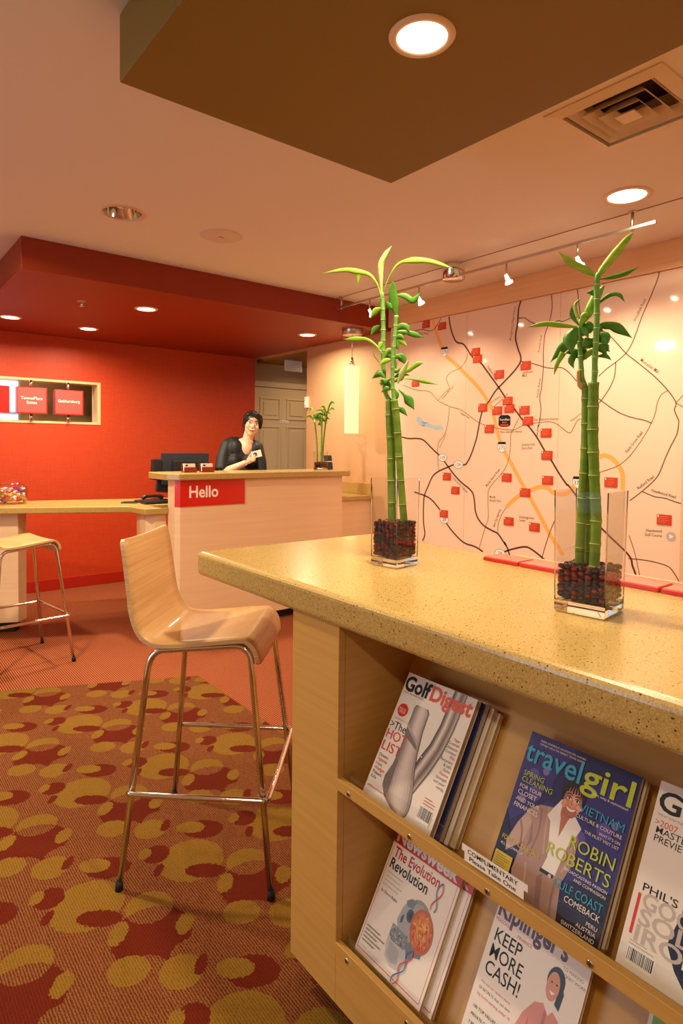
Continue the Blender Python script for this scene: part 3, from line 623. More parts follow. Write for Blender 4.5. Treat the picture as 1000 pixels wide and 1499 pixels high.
LEAVES_A = [(0, 'pale', [(1.2168, 1.3486, 1.8586), (1.204, 1.3388, 1.9325), (1.2086, 1.3251, 1.9626), (1.2175, 1.3086, 1.9862)], [0.0061, 0.0169, 0.0154, 0.0008]), (0, 'lime', [(1.2218, 1.3473, 1.8644), (1.2305, 1.3257, 1.9119), (1.2441, 1.3028, 1.9419), (1.2705, 1.2698, 1.9479), (1.2949, 1.2396, 1.9439), (1.315, 1.2146, 1.9339), (1.3388, 1.1845, 1.9178)], [0.0031, 0.0038, 0.0077, 0.0184, 0.0138, 0.0108, 0.0008]), (0, 'lime', [(1.2135, 1.3479, 1.8547), (1.204, 1.3546, 1.887), (1.1859, 1.3694, 1.913), (1.1561, 1.3955, 1.9229), (1.1312, 1.4173, 1.9262), (1.084, 1.4586, 1.9165)], [0.0038, 0.0046, 0.0108, 0.0169, 0.0123, 0.0008]), (0, 'lime', [(1.1768, 1.4016, 1.9227), (1.176, 1.4056, 1.9088), (1.1765, 1.409, 1.8911)], [0.0108, 0.0108, 0.0008]), (1, 'green', [(1.2552, 1.3237, 1.7945), (1.2452, 1.3254, 1.8327), (1.2381, 1.3244, 1.8706), (1.2358, 1.3215, 1.8957)], [0.0061, 0.0292, 0.0215, 0.0008]), (1, 'green', [(1.2535, 1.3203, 1.856), (1.2683, 1.3025, 1.8519), (1.2831, 1.2846, 1.8392), (1.2968, 1.2684, 1.8619)], [0.0061, 0.0169, 0.0184, 0.0008]), (1, 'green', [(1.2389, 1.3261, 1.8175), (1.2306, 1.3309, 1.8236), (1.2206, 1.3358, 1.836)], [0.0046, 0.0184, 0.0008]), (0, 'lime', [(1.2169, 1.348, 1.8179), (1.2077, 1.3623, 1.8104), (1.1996, 1.3778, 1.79)], [0.0031, 0.02, 0.0008]), (0, 'green', [(1.2206, 1.358, 1.77), (1.2116, 1.3707, 1.7594), (1.2057, 1.3808, 1.7408)], [0.0031, 0.0169, 0.0008]), (1, 'green', [(1.2526, 1.3269, 1.7518), (1.262, 1.3132, 1.7662), (1.2726, 1.3004, 1.7638), (1.2782, 1.2937, 1.7491)], [0.0031, 0.0184, 0.0169, 0.0015]), (1, 'green', [(1.2401, 1.328, 1.7472), (1.2654, 1.3069, 1.7493), (1.2908, 1.2857, 1.7423), (1.3112, 1.2688, 1.7333)], [0.0031, 0.0108, 0.0169, 0.0008]), (0, 'lime', [(1.2251, 1.3516, 1.6878), (1.2151, 1.3687, 1.7132), (1.1991, 1.3914, 1.7308), (1.178, 1.4184, 1.7331), (1.156, 1.4469, 1.7329)], [0.0038, 0.0061, 0.0092, 0.0154, 0.0008]), (0, 'green', [(1.2301, 1.3501, 1.6894), (1.2416, 1.3332, 1.6835), (1.2501, 1.3199, 1.671)], [0.0038, 0.02, 0.0031]), (1, 'green', [(1.2497, 1.3254, 1.6854), (1.267, 1.3118, 1.6758), (1.2767, 1.3053, 1.6536)], [0.0038, 0.0246, 0.0015]), (1, 'lime', [(1.2578, 1.3156, 1.6278), (1.2755, 1.2915, 1.6384), (1.2887, 1.2727, 1.6542), (1.3013, 1.2559, 1.6595)], [0.0023, 0.0123, 0.0154, 0.0008]), (1, 'pale', [(1.2553, 1.3172, 1.5993), (1.2599, 1.3035, 1.6283), (1.2636, 1.2936, 1.6474), (1.2675, 1.2831, 1.6676)], [0.0046, 0.0169, 0.0123, 0.0008]), (0, 'green', [(1.236, 1.3458, 1.6379), (1.2242, 1.3624, 1.6303), (1.212, 1.3806, 1.6155)], [0.0031, 0.02, 0.0008]), (0, 'green', [(1.2416, 1.3318, 1.6126), (1.2284, 1.3419, 1.6058), (1.2142, 1.3527, 1.5996)], [0.0031, 0.0169, 0.0008]), (1, 'green', [(1.2519, 1.33, 1.6047), (1.2677, 1.3162, 1.6167), (1.2767, 1.3085, 1.6287)], [0.0046, 0.0154, 0.0015]), (1, 'lime', [(1.2668, 1.3152, 1.6153), (1.2949, 1.2966, 1.6139), (1.3232, 1.2778, 1.608), (1.3584, 1.2545, 1.5995)], [0.0015, 0.0046, 0.0108, 0.0008]), (1, 'green', [(1.2582, 1.3152, 1.5829), (1.2683, 1.3044, 1.5683), (1.2787, 1.2931, 1.5511), (1.2895, 1.281, 1.5241)], [0.0023, 0.0077, 0.0277, 0.0015]), (1, 'green', [(1.2472, 1.3276, 1.5863), (1.2531, 1.321, 1.5664), (1.2472, 1.3259, 1.5498)], [0.0077, 0.02, 0.0031]), (1, 'green', [(1.2525, 1.3129, 1.5309), (1.2611, 1.3027, 1.523), (1.2715, 1.2895, 1.5045)], [0.0046, 0.0169, 0.0008]), (0, 'lime', [(1.2283, 1.3504, 1.6495), (1.2043, 1.3609, 1.6781), (1.1978, 1.361, 1.6972)], [0.0023, 0.0031, 0.0008]), (1, 'green', [(1.2358, 1.3262, 1.6414), (1.2486, 1.3157, 1.6349), (1.2586, 1.3072, 1.6442)], [0.0031, 0.0123, 0.0008]), (1, 'green', [(1.2429, 1.3247, 1.6682), (1.2468, 1.3213, 1.6589), (1.2508, 1.3179, 1.641)], [0.0031, 0.0154, 0.0008]), (1, 'green', [(1.247, 1.3251, 1.6158), (1.2625, 1.3073, 1.6281), (1.2785, 1.2899, 1.6231)], [0.0031, 0.0154, 0.0008]), (0, 'green', [(1.2492, 1.3345, 1.5836), (1.2371, 1.3411, 1.6024), (1.2268, 1.3491, 1.6013)], [0.0031, 0.0154, 0.0008]), (0, 'green', [(1.2472, 1.3236, 1.7277), (1.2558, 1.3117, 1.7365), (1.2652, 1.3003, 1.7294)], [0.0031, 0.0154, 0.0008]), (1, 'lime', [(1.2314, 1.3434, 1.6161), (1.2255, 1.3474, 1.6085), (1.2191, 1.3507, 1.5914)], [0.0031, 0.0154, 0.0008]), (1, 'green', [(1.2422, 1.3271, 1.5826), (1.2322, 1.3392, 1.585), (1.2224, 1.3514, 1.5741)], [0.0031, 0.0154, 0.0008]), (0, 'green', [(1.2461, 1.3225, 1.7274), (1.251, 1.3185, 1.7141), (1.256, 1.3146, 1.6938)], [0.0031, 0.0154, 0.0008]), (0, 'lime', [(1.2305, 1.3503, 1.6696), (1.2358, 1.3371, 1.6948), (1.2438, 1.3267, 1.6977)], [0.0031, 0.0154, 0.0008]), (0, 'lime', [(1.2195, 1.3421, 1.7203), (1.2138, 1.3457, 1.7129), (1.2074, 1.3484, 1.6959)], [0.0031, 0.0154, 0.0008]), (1, 'lime', [(1.251, 1.3277, 1.7287), (1.2661, 1.315, 1.7234), (1.2814, 1.3024, 1.708)], [0.0031, 0.0154, 0.0008]), (0, 'lime', [(1.2425, 1.3242, 1.6681), (1.2262, 1.3372, 1.6656), (1.2098, 1.3499, 1.6516)], [0.0031, 0.0154, 0.0008]), (0, 'green', [(1.2418, 1.3235, 1.668), (1.2507, 1.3146, 1.6785), (1.2598, 1.3056, 1.6725)], [0.0031, 0.0154, 0.0008]), (0, 'green', [(1.2251, 1.3364, 1.615), (1.2147, 1.3491, 1.6284), (1.2039, 1.3611, 1.624)], [0.0031, 0.0154, 0.0008]), (1, 'green', [(1.2304, 1.3502, 1.6696), (1.2422, 1.3441, 1.6799), (1.2532, 1.3367, 1.6736)], [0.0031, 0.0154, 0.0008])]
LEAVES_B = [(0, 'variegated', [(1.2407, 0.6991, 1.7772), (1.252, 0.6907, 1.7975), (1.2697, 0.6769, 1.8262), (1.2873, 0.6631, 1.855), (1.3009, 0.6517, 1.8744)], [0.0061, 0.0151, 0.0182, 0.0136, 0.0008]), (0, 'variegated', [(1.2288, 0.6968, 1.7786), (1.2164, 0.7133, 1.7929), (1.2, 0.7353, 1.8088), (1.184, 0.7561, 1.8333)], [0.0061, 0.0151, 0.0151, 0.0008]), (0, 'green', [(1.2466, 0.6962, 1.7736), (1.2648, 0.6731, 1.7778), (1.2779, 0.6565, 1.7836), (1.2934, 0.6374, 1.7953)], [0.0023, 0.0091, 0.0098, 0.0008]), (1, 'lime', [(1.224, 0.7182, 1.6835), (1.234, 0.7121, 1.7069), (1.2466, 0.7045, 1.7362), (1.2602, 0.6943, 1.7618)], [0.0076, 0.0197, 0.0197, 0.0061]), (0, 'green', [(1.2402, 0.6963, 1.6738), (1.2522, 0.6818, 1.6772), (1.2658, 0.665, 1.6697), (1.2849, 0.6427, 1.648)], [0.0061, 0.0136, 0.0212, 0.0008]), (1, 'lime', [(1.2179, 0.725, 1.6733), (1.1909, 0.7586, 1.6805), (1.1734, 0.7805, 1.6831), (1.1517, 0.8077, 1.6761)], [0.0045, 0.0121, 0.0106, 0.0008]), (0, 'green', [(1.238, 0.6944, 1.7206), (1.2438, 0.6728, 1.7358), (1.2498, 0.6554, 1.7347), (1.2539, 0.645, 1.7189)], [0.0045, 0.0091, 0.0083, 0.0008]), (1, 'green', [(1.2204, 0.7236, 1.6578), (1.2166, 0.7414, 1.6452), (1.2129, 0.7582, 1.634), (1.2085, 0.7853, 1.6039)], [0.0076, 0.0242, 0.0212, 0.0008]), (1, 'green', [(1.2195, 0.7235, 1.675), (1.2038, 0.735, 1.6487), (1.2006, 0.7278, 1.6176)], [0.0076, 0.0318, 0.0045]), (1, 'lime', [(1.2, 0.7487, 1.621), (1.1896, 0.7571, 1.5948), (1.1841, 0.7596, 1.573)], [0.0136, 0.0091, 0.0008]), (1, 'green', [(1.227, 0.725, 1.6328), (1.2165, 0.7391, 1.6071), (1.2179, 0.7343, 1.5876)], [0.0045, 0.0151, 0.0015]), (0, 'green', [(1.2345, 0.6957, 1.6541), (1.2392, 0.68, 1.6486), (1.2402, 0.6731, 1.6348)], [0.0045, 0.0272, 0.0076]), (0, 'green', [(1.2455, 0.6986, 1.6489), (1.2527, 0.6839, 1.6307), (1.2499, 0.6881, 1.6154)], [0.003, 0.0167, 0.0008]), (0, 'green', [(1.2338, 0.6942, 1.6099), (1.2389, 0.6759, 1.6101), (1.242, 0.6643, 1.6002)], [0.0023, 0.0098, 0.0008]), (0, 'green', [(1.2308, 0.6945, 1.641), (1.2218, 0.7053, 1.6384), (1.2147, 0.7134, 1.6312)], [0.0045, 0.0257, 0.003]), (1, 'lime', [(1.2272, 0.7212, 1.6034), (1.2312, 0.7052, 1.6194), (1.2359, 0.6909, 1.6251)], [0.0045, 0.0136, 0.0061]), (0, 'green', [(1.2312, 0.6933, 1.7318), (1.2279, 0.6991, 1.7437), (1.2216, 0.7102, 1.7436)], [0.0023, 0.0151, 0.0023]), (1, 'lime', [(1.2191, 0.7216, 1.6833), (1.2215, 0.7365, 1.7218), (1.2311, 0.7268, 1.7378)], [0.003, 0.0068, 0.0008]), (1, 'green', [(1.2155, 0.7237, 1.6774), (1.2092, 0.7357, 1.7003), (1.209, 0.7367, 1.72)], [0.003, 0.0106, 0.0008]), (0, 'green', [(1.2415, 0.699, 1.6312), (1.2477, 0.6865, 1.6324), (1.254, 0.6737, 1.619)], [0.003, 0.0167, 0.0008]), (1, 'lime', [(1.2296, 0.7271, 1.6565), (1.2293, 0.7273, 1.6449), (1.229, 0.7273, 1.6239)], [0.003, 0.0167, 0.0008]), (0, 'lime', [(1.234, 0.6948, 1.63), (1.2246, 0.7098, 1.6351), (1.2152, 0.7247, 1.6247)], [0.003, 0.0167, 0.0008]), (0, 'green', [(1.2312, 0.6932, 1.6295), (1.2364, 0.683, 1.6262), (1.2414, 0.6726, 1.6104)], [0.003, 0.0167, 0.0008]), (1, 'green', [(1.2194, 0.721, 1.6545), (1.2293, 0.7142, 1.6789), (1.2362, 0.7051, 1.6792)], [0.003, 0.0167, 0.0008]), (0, 'green', [(1.2424, 0.6993, 1.6716), (1.2517, 0.6828, 1.676), (1.2611, 0.6661, 1.6646)], [0.003, 0.0167, 0.0008]), (1, 'lime', [(1.2154, 0.721, 1.6713), (1.217, 0.7113, 1.695), (1.221, 0.7026, 1.6954)], [0.003, 0.0167, 0.0008]), (1, 'green', [(1.2193, 0.721, 1.6545), (1.2183, 0.7187, 1.6407), (1.2163, 0.7157, 1.6183)], [0.003, 0.0167, 0.0008]), (1, 'green', [(1.2191, 0.7209, 1.6545), (1.2302, 0.7117, 1.6775), (1.2387, 0.7006, 1.6769)], [0.003, 0.0167, 0.0008]), (1, 'green', [(1.2169, 0.7219, 1.6716), (1.2193, 0.7127, 1.6654), (1.2202, 0.7026, 1.6474)], [0.003, 0.0167, 0.0008]), (1, 'green', [(1.229, 0.726, 1.6273), (1.2321, 0.7211, 1.6226), (1.2356, 0.7161, 1.6059)], [0.003, 0.0167, 0.0008]), (0, 'lime', [(1.2445, 0.7007, 1.6318), (1.2364, 0.7134, 1.6383), (1.2285, 0.7258, 1.6286)], [0.003, 0.0167, 0.0008]), (0, 'lime', [(1.2432, 0.7, 1.6316), (1.2436, 0.7028, 1.6539), (1.2428, 0.7043, 1.6534)], [0.003, 0.0167, 0.0008]), (1, 'green', [(1.2287, 0.7221, 1.6036), (1.223, 0.7387, 1.6233), (1.216, 0.7544, 1.6214)], [0.003, 0.0167, 0.0008]), (0, 'green', [(1.2377, 0.6966, 1.6706), (1.2279, 0.7073, 1.6676), (1.2175, 0.7174, 1.652)], [0.003, 0.0167, 0.0008]), (0, 'green', [(1.2328, 0.696, 1.6528), (1.2391, 0.6911, 1.6669), (1.2433, 0.6847, 1.6612)], [0.003, 0.0167, 0.0008])]
CANES = {'L': [('cane', [(1.2583, 1.3314, 1.1421), (1.2564, 1.3333, 1.1926), (1.2546, 1.335, 1.3096), (1.252, 1.3374, 1.4241), (1.2492, 1.3401, 1.4903), (1.2486, 1.3407, 1.5543)], 0.0125), ('cane', [(1.2691, 1.2881, 1.1465), (1.2658, 1.2912, 1.1923), (1.2575, 1.2992, 1.3114), (1.2513, 1.305, 1.4242), (1.2455, 1.3105, 1.5091), (1.2408, 1.315, 1.5525)], 0.0105)], 'Ls': [[(1.2486, 1.3407, 1.5503), (1.2375, 1.3513, 1.5842), (1.2329, 1.3556, 1.6839), (1.232, 1.3564, 1.7774), (1.2293, 1.3591, 1.8429), (1.2276, 1.3606, 1.8666)], [(1.2416, 1.3142, 1.5426), (1.2376, 1.318, 1.5879), (1.2369, 1.3187, 1.6666), (1.2399, 1.3158, 1.7195), (1.2428, 1.313, 1.7841), (1.2435, 1.3125, 1.7939)]], 'R': [('cane', [(1.2318, 0.6829, 1.1381), (1.2308, 0.6845, 1.164), (1.2317, 0.683, 1.2682), (1.2298, 0.6864, 1.3256), (1.2277, 0.6901, 1.4003), (1.2265, 0.6923, 1.4519), (1.226, 0.693, 1.5548)], 0.0108), ('cane', [(1.2263, 0.717, 1.1328), (1.2267, 0.7163, 1.1594), (1.2279, 0.7141, 1.2947), (1.2297, 0.711, 1.3824), (1.2302, 0.7101, 1.4638), (1.2296, 0.7111, 1.5478)], 0.0096), ('cane', [(1.2554, 0.7101, 1.1303), (1.2551, 0.7107, 1.163), (1.2536, 0.7133, 1.2698), (1.2527, 0.715, 1.3289), (1.2518, 0.7165, 1.441)], 0.0088)], 'Rs': [[(1.2261, 0.6929, 1.5477), (1.2271, 0.6911, 1.5761), (1.2268, 0.6916, 1.6004), (1.2276, 0.6903, 1.6514), (1.2276, 0.6902, 1.7081), (1.227, 0.6912, 1.7647), (1.2288, 0.6881, 1.7813)], [(1.2297, 0.711, 1.542), (1.2251, 0.7191, 1.5683), (1.2233, 0.7223, 1.6147), (1.2215, 0.7256, 1.6611), (1.2232, 0.7225, 1.6898)]]}
DOWNLIGHTS = (
    (1.134, 1.118, 2.44, 0.072, 22, 'large bright downlight in the olive soffit overhead', True, 165),
    (2.932, 1.509, 2.63, 0.098, 20, 'lit downlight in the ceiling near the light track', True, 165),
    (1.783, 4.623, 2.44, 0.075, 36, 'brightest downlight in the red soffit, right of the sprinkler', True, 165),
    (1.054, 5.664, 2.44, 0.075, 15, 'downlight in the red soffit at the left picture edge', True, 165),
    (1.695, 5.757, 2.44, 0.075, 15, 'downlight in the red soffit close to the red wall', True, 165),
    (3.327, 4.696, 2.44, 0.075, 18, 'downlight in the red soffit beside the pendant lamp', True, 165),
    (0.15, 3.3, 2.63, 0.098, 60, 'added fill downlight left of the unlit one, outside the picture', True, 170),  # unseen downlight, added to brighten the desk front
    (-1.6, 3.3, 2.63, 0.098, 20, 'added fill downlight over the patterned carpet near the window', True, 170),  # this and those below: unseen downlights added for ambient fill
    (-1.0, 0.4, 2.63, 0.098, 14, 'added fill downlight beside the camera', True, 170),
    (-1.0, -1.6, 2.63, 0.098, 18, 'added fill downlight behind the camera', True, 170),
    (2.9, -0.9, 2.63, 0.098, 20, 'added fill downlight behind the magazine counter', True, 170),
    (1.134, -1.1, 2.44, 0.072, 16, 'added fill downlight in the olive soffit, behind the camera', True, 170),
)

# ------------------------------------------------------------------ island counter with magazine rack
XF, ZC0, ZC1 = 0.905, 0.994, 1.07
SL, CO = 0.5145, 0.8575            # slope of the rack: sine and cosine of 31 degrees
YE, YI, YZ = 1.330, 1.137, -1.20   # end panel, inside of the stile, far end
slab = MB().prism([(0.885, -1.25), (1.640, -1.25), (1.640, 1.862), (0.885, 1.862)], ZC0, ZC1)
o = slab.build('countertop', 'speckled_stone', origin=(1.26, 0.3, ZC0), bevel=0.016, bseg=4)
tag(o, 'thick speckled tan stone worktop of the magazine counter, carrying two bamboo vases', 'countertop')
rack = thing('magazine_rack', 'maple display counter base with two sloping rows of magazines', 'rack', (1.25, 0.1, 0))
MB().box(XF + 0.02, 1.60, YE - 0.02, YE, 0.076, ZC0).build('end_panel', 'maple_long', rack, bevel=0.002)
MB().box(XF, XF + 0.02, YI, YE, 0.076, ZC0).build('stile', 'maple_long', rack, bevel=0.0015)
MB().box(XF + 0.0205, 1.35, YI, YI + 0.015, 0.2, ZC0).build('inner_side', 'maple_long', rack)
MB().box(XF, XF + 0.02, YZ, YI, 0.076, 0.2).build('bottom_rail', 'maple_long', rack, bevel=0.0015)
MB().box(1.58, 1.60, YZ, YE - 0.02, 0.076, ZC0).build('back_panel', 'maple_long', rack)
MB().box(XF + 0.02, 1.58, YZ, YZ + 0.02, 0.076, ZC0).build('end_panel', 'maple_long', rack)
MB().box(0.985, 1.55, YZ + 0.05, YE - 0.10, 0.0, 0.076).build('toe_kick', 'toe_black', rack)
def sloped(name, x, z, z1, m):
    x1 = x + (z1 - z) * SL / CO
    vs = [(x, YZ, z), (x, YI, z), (x1, YI, z1), (x1, YZ, z1)]
    MB().extrude(vs, (0.012 * CO, 0, -0.012 * SL)).build(name, m, rack)
sloped('leaning_board', 0.976, 0.560, 0.992, 'maple_back')
sloped('leaning_board', 0.960, 0.170, 0.575, 'maple_back')
for zb in (0.598, 0.200):
    MB().extrude([(XF + 0.014, YZ, zb + 0.004), (XF + 0.014, YI, zb + 0.004), (XF + 0.014 + 0.11 * CO, YI, zb + 0.004 - 0.11 * SL), (XF + 0.014 + 0.11 * CO, YZ, zb + 0.004 - 0.11 * SL)],
                 (-0.010 * SL, 0, -0.010 * CO)).build('shelf_board', 'maple_long', rack)
    lip = MB().box(XF - 0.001, XF + 0.014, YZ, YI, zb, zb + 0.028).build('shelf_lip', 'maple_long', rack, bevel=0.001)
    y = 1.094
    while y > -1.0:
        s = MB(); s.tube([(XF - 0.003, y, zb + 0.010), (XF + 0.004, y, zb + 0.010)], [0.0056, 0.0060], 12)
        s.box(XF - 0.0034, XF - 0.0028, y - 0.0032, y + 0.0032, zb + 0.0095, zb + 0.0105, 1)
        s.box(XF - 0.0034, XF - 0.0028, y - 0.0005, y + 0.0005, zb + 0.0068, zb + 0.0132, 1)
        s.build('screw', ['brushed_steel', 'toe_black'], lip)
        y -= 0.2
    MB().box(XF + 0.0145, XF + 0.0175, YZ, YI - 0.03, zb + 0.004, zb + 0.064).build('guard_strip', 'acrylic', rack)
sg = MB().box(XF + 0.0055, XF + 0.0062, 0.622, 0.754, 0.632, 0.662).box(XF + 0.0055, XF + 0.0062, 0.754, 0.760, 0.649, 0.662).box(XF + 0.0055, XF + 0.0062, 0.614, 0.622, 0.649, 0.662)
so = sg.build('notice_card', 'white_print', origin=(XF + 0.006, 0.688, 0.632))
tag(so, 'white card reading COMPLIMENTARY Please Take One on the upper guard strip', 'sign')
mat('ink_black', (20, 18, 18), 0.5)
pr = Print((XF + 0.0055, 0.754, 0.632), (0, -1, 0), (0, 0, 1), (-1, 0, 0))
pr.text('COMPLIMENTARY', 0.008, 0.0175, 'ink_black', size=0.0115, width=0.112, bold=0.012)
pr.text('Please Take One', 0.012, 0.005, 'ink_black', size=0.0115, width=0.104, bold=0.012)
pr.done('lettering', so)

# row of flat red booklets along the back of the worktop
mat('booklet_red', (196, 34, 26), 0.3, coat=0.3)
mat('booklet_pale', (226, 120, 104), 0.3)
bn = ('far left', 'second from the left', 'third from the left', 'behind the right vase', 'just right of the right vase', 'at the far right')
yb = 1.215
for k, nm in enumerate(bn):
    L = 0.125 if k != 3 else 0.135
    c = (1.575, yb - L / 2, ZC1)
    t = thing('booklet', 'thin red booklet lying at the back of the counter, ' + nm, 'booklet', c, group='red booklets along the counter back')
    MB().box(1.532, 1.612, yb - L, yb, ZC1 + 0.0005, ZC1 + 0.010).build('cover', 'booklet_red', t, bevel=0.001)
    MB().box(1.536, 1.612, yb - L + 0.003, yb - 0.003, ZC1 + 0.010, ZC1 + 0.0125).build('top_sheet', 'booklet_pale', t)
    yb -= L + 0.006
MB().box(1.614, 1.622, 0.40, 1.16, ZC1, ZC1 + 0.016).build('ledge_strip', 'lining', None, origin=(1.618, 0.78, ZC1))
tag(bpy.data.objects['ledge_strip'], 'thin pale wooden strip standing behind the red booklets', 'strip')

# ------------------------------------------------------------------ bar stools
def make_stool():
    t = thing('bar_stool', '', 'stool', (0, 0, 0), group='plywood bar stools')
    prof = smooth_path([(-0.262, 0, 1.108), (-0.250, 0, 1.045), (-0.236, 0, 0.940), (-0.226, 0, 0.870), (-0.205, 0, 0.812), (-0.172, 0, 0.780),
                        (-0.120, 0, 0.770), (0.0, 0, 0.780), (0.120, 0, 0.793), (0.152, 0, 0.788), (0.176, 0, 0.760), (0.186, 0, 0.715)], 5)
    n = len(prof); th = 0.0065; rows = []
    for i in range(n):
        a = prof[max(i - 1, 0)]; b = prof[min(i + 1, n - 1)]; d = (b - a).normalized()
        nr = Vector((-d.z, 0, d.x)) * -1
        hw = 0.205 + 0.012 * math.sin(math.pi * i / (n - 1))
        if i < 3: hw -= (0.016, 0.006, 0.002)[i]
        if i > n - 4: hw -= (0.002, 0.006, 0.014)[i - (n - 3)]
        rows.append((prof[i], nr, hw))
    vs = []; W_ = 9
    for sgn in (1, -1):
        for p, nr, hw in rows:
            for k in range(W_):
                y = -hw + 2 * hw * k / (W_ - 1)
                q = p + nr * th * sgn + Vector((0, 0, -0.006 * (1 - (y / hw) ** 2)))
                vs.append((q.x, y, q.z))
    m = MB(); N_ = n * W_; f1 = []; f2 = []; fe = []
    for i in range(n - 1):
        for k in range(W_ - 1):
            a = i * W_ + k
            f1.append((a, a + W_, a + W_ + 1, a + 1)); f2.append((N_ + a, N_ + a + 1, N_ + a + W_ + 1, N_ + a + W_))
        a = i * W_; b = a + W_ - 1
        fe += [(a, N_ + a, N_ + a + W_, a + W_), (b, b + W_, N_ + b + W_, N_ + b)]
    for k in range(W_ - 1):
        a = k; b = (n - 1) * W_ + k
        fe += [(a, a + 1, N_ + a + 1, N_ + a), (b, N_ + b, N_ + b + 1, b + 1)]
    m.v = [tuple(v) for v in vs]
    for f in f1 + f2: m.f.append(f); m.m.append(0); m.sm.append(True)
    for f in fe: m.f.append(f); m.m.append(1); m.sm.append(False)
    m.build('seat_shell', ['ply_face', 'ply_edge'], t, local=True)
    r = 0.0105
    for sy in (-1, 1):
        foot_y, top_y = sy * 0.262, sy * 0.190
        def q(x, z): return (x, foot_y + (top_y - foot_y) * z / 0.76, z)
        pts = [q(-0.243, 0.012), q(-0.176, 0.69)]
        for a in range(1, 8):
            an = math.pi / 2 * a / 8
            pts.append(q(-0.172 + 0.052 * (1 - math.cos(an)), 0.700 + 0.052 * math.sin(an)))
        pts += [q(-0.118, 0.752), q(0.105, 0.772)]
        for a in range(1, 8):
            an = math.pi / 2 * a / 8
            pts.append(q(0.112 + 0.05 * math.sin(an), 0.772 - 0.052 * (1 - math.cos(an))))
        pts += [q(0.164, 0.705), q(0.243, 0.012)]
        fr = MB().tube(pts, r, 12); fr.build('leg_frame', 'chrome', t, local=True)
        for x in (-0.243, 0.243):
            MB().tube([q(x * 1.003, 0.0), q(x, 0.03)], [0.0125, 0.0118], 12).build('foot_cap', 'dark_rubber', t, local=True)
    def leg(x, sy, z):
        k = z / 0.70
        xx = x * (1 - k) + (0.170 if x > 0 else -0.176) * k
        return (xx, sy * (0.262 + (0.190 - 0.262) * z / 0.76), z)
    zr = 0.305
    a0 = leg(-0.243, -1, zr); b0 = leg(0.243, -1, zr); b1 = leg(0.243, 1, zr); a1 = leg(-0.243, 1, zr)
    yo = 0.018
    pts = [(a0[0], a0[1] - 0.006, zr), (a0[0] + 0.03, a0[1] - yo, zr), (b0[0] - 0.03, b0[1] - yo, zr), (b0[0] + 0.006, b0[1] - yo + 0.005, zr), (b0[0] + yo, b0[1] + 0.03, zr)]
    pts += [(p[0], -p[1], p[2]) for p in reversed(pts)]
    MB().tube(smooth_path(pts, 5), 0.009, 10).build('foot_rail', 'chrome', t, local=True)
    for x in (-0.10, 0.09):
        z = 0.752 + (x + 0.118) * 0.09
        MB().tube([(x, -0.19, z), (x, 0.19, z)], 0.007, 8).build('cross_bar', 'brushed_steel', t, local=True)
    return t
st = make_stool()
st.location = (1.018, 1.967, 0); st.rotation_euler = (0, 0, math.radians(-42.5))
st['label'] = 'nearest plywood bar stool with chrome legs, drawn up to the magazine counter'
st2 = copy_tree(st)
st2.location = (0.865, 4.43, 0); st2.rotation_euler = (0, 0, math.radians(8))
st2['label'] = 'plywood bar stool with chrome legs at the left edge, by the candy jar counter'

# ------------------------------------------------------------------ reception desk
desk = thing('reception_desk', 'tall maple reception desk with a red Hello panel', 'desk', (2.6, 4.33, 0))
MB().prism([(1.863, 4.28), (1.893, 4.25), (3.40, 4.25), (3.40, 4.40), (1.863, 4.40)], 0.072, 1.158).build('front_panel', 'maple', desk, bevel=0.002)
MB().box(1.92, 3.36, 4.31, 4.39, 0, 0.072).build('toe_kick', 'toe_black', desk)
hp = MB().prism([(1.861, 4.276), (1.891, 4.244), (2.424, 4.244), (2.424, 4.2495), (1.894, 4.2495), (1.865, 4.279)], 0.963, 1.156).build('hello_panel', 'red_panel', desk)
hp['label'] = 'glossy red panel with white Hello lettering'
pr = Print((1.891, 4.244, 0.963), (1, 0, 0), (0, 0, 1), (0, -1, 0))
pr.text('Hello', 0.070, 0.066, 'white_print', size=0.122, width=0.235, bold=0.02)
pr.done('lettering', hp)
MB().prism([(1.800, 4.285), (1.868, 4.205), (3.455, 4.205), (3.455, 4.62), (1.800, 4.62)], 1.158, 1.207).build('desk_top', 'speckled_stone', origin=(2.6, 4.4, 1.158), bevel=0.008, bseg=3)
tag(bpy.data.objects['desk_top'], 'speckled stone ledge on top of the reception desk', 'countertop')
# low wing counter to the left of the desk
MB().prism([(0.30, 5.290), (1.655, 4.629), (1.680, 4.390), (1.7, 4.385), (1.862, 4.385), (1.862, 4.66), (2.45, 4.66), (2.45, 5.15), (1.902, 5.270), (1.140, 5.503), (0.30, 5.76)], 0.902, 0.95).build(
    'wing_countertop', 'speckled_stone', origin=(1.4, 5.0, 0.902), bevel=0.008, bseg=3)
tag(bpy.data.objects['wing_countertop'], 'lower speckled stone counter running left from the desk in front of the red wall', 'countertop')
pd = thing('counter_pedestal', 'pale maple pedestal under the left part of the low counter', 'pedestal', (0.8, 5.2, 0))
MB().prism([(0.540, 5.295), (0.990, 5.087), (1.062, 5.165), (1.062, 5.215), (0.62, 5.42)], 0.08, 0.902).build('body', 'maple', pd, bevel=0.002)
MB().prism([(0.56, 5.325), (0.972, 5.135), (1.02, 5.19), (0.62, 5.39)], 0.0, 0.08).build('toe_kick', 'toe_black', pd)
pd = thing('counter_pedestal', 'slim maple pedestal joining the low counter to the reception desk', 'pedestal', (1.8, 4.5, 0))
MB().prism([(1.712, 4.56), (1.722, 4.47), (1.775, 4.425), (1.862, 4.425), (1.862, 4.62), (1.725, 4.66)], 0.07, 0.902).build('body', 'maple', pd, bevel=0.002)
MB().box(1.74, 1.86, 4.47, 4.61, 0, 0.07).build('toe_kick', 'toe_black', pd)
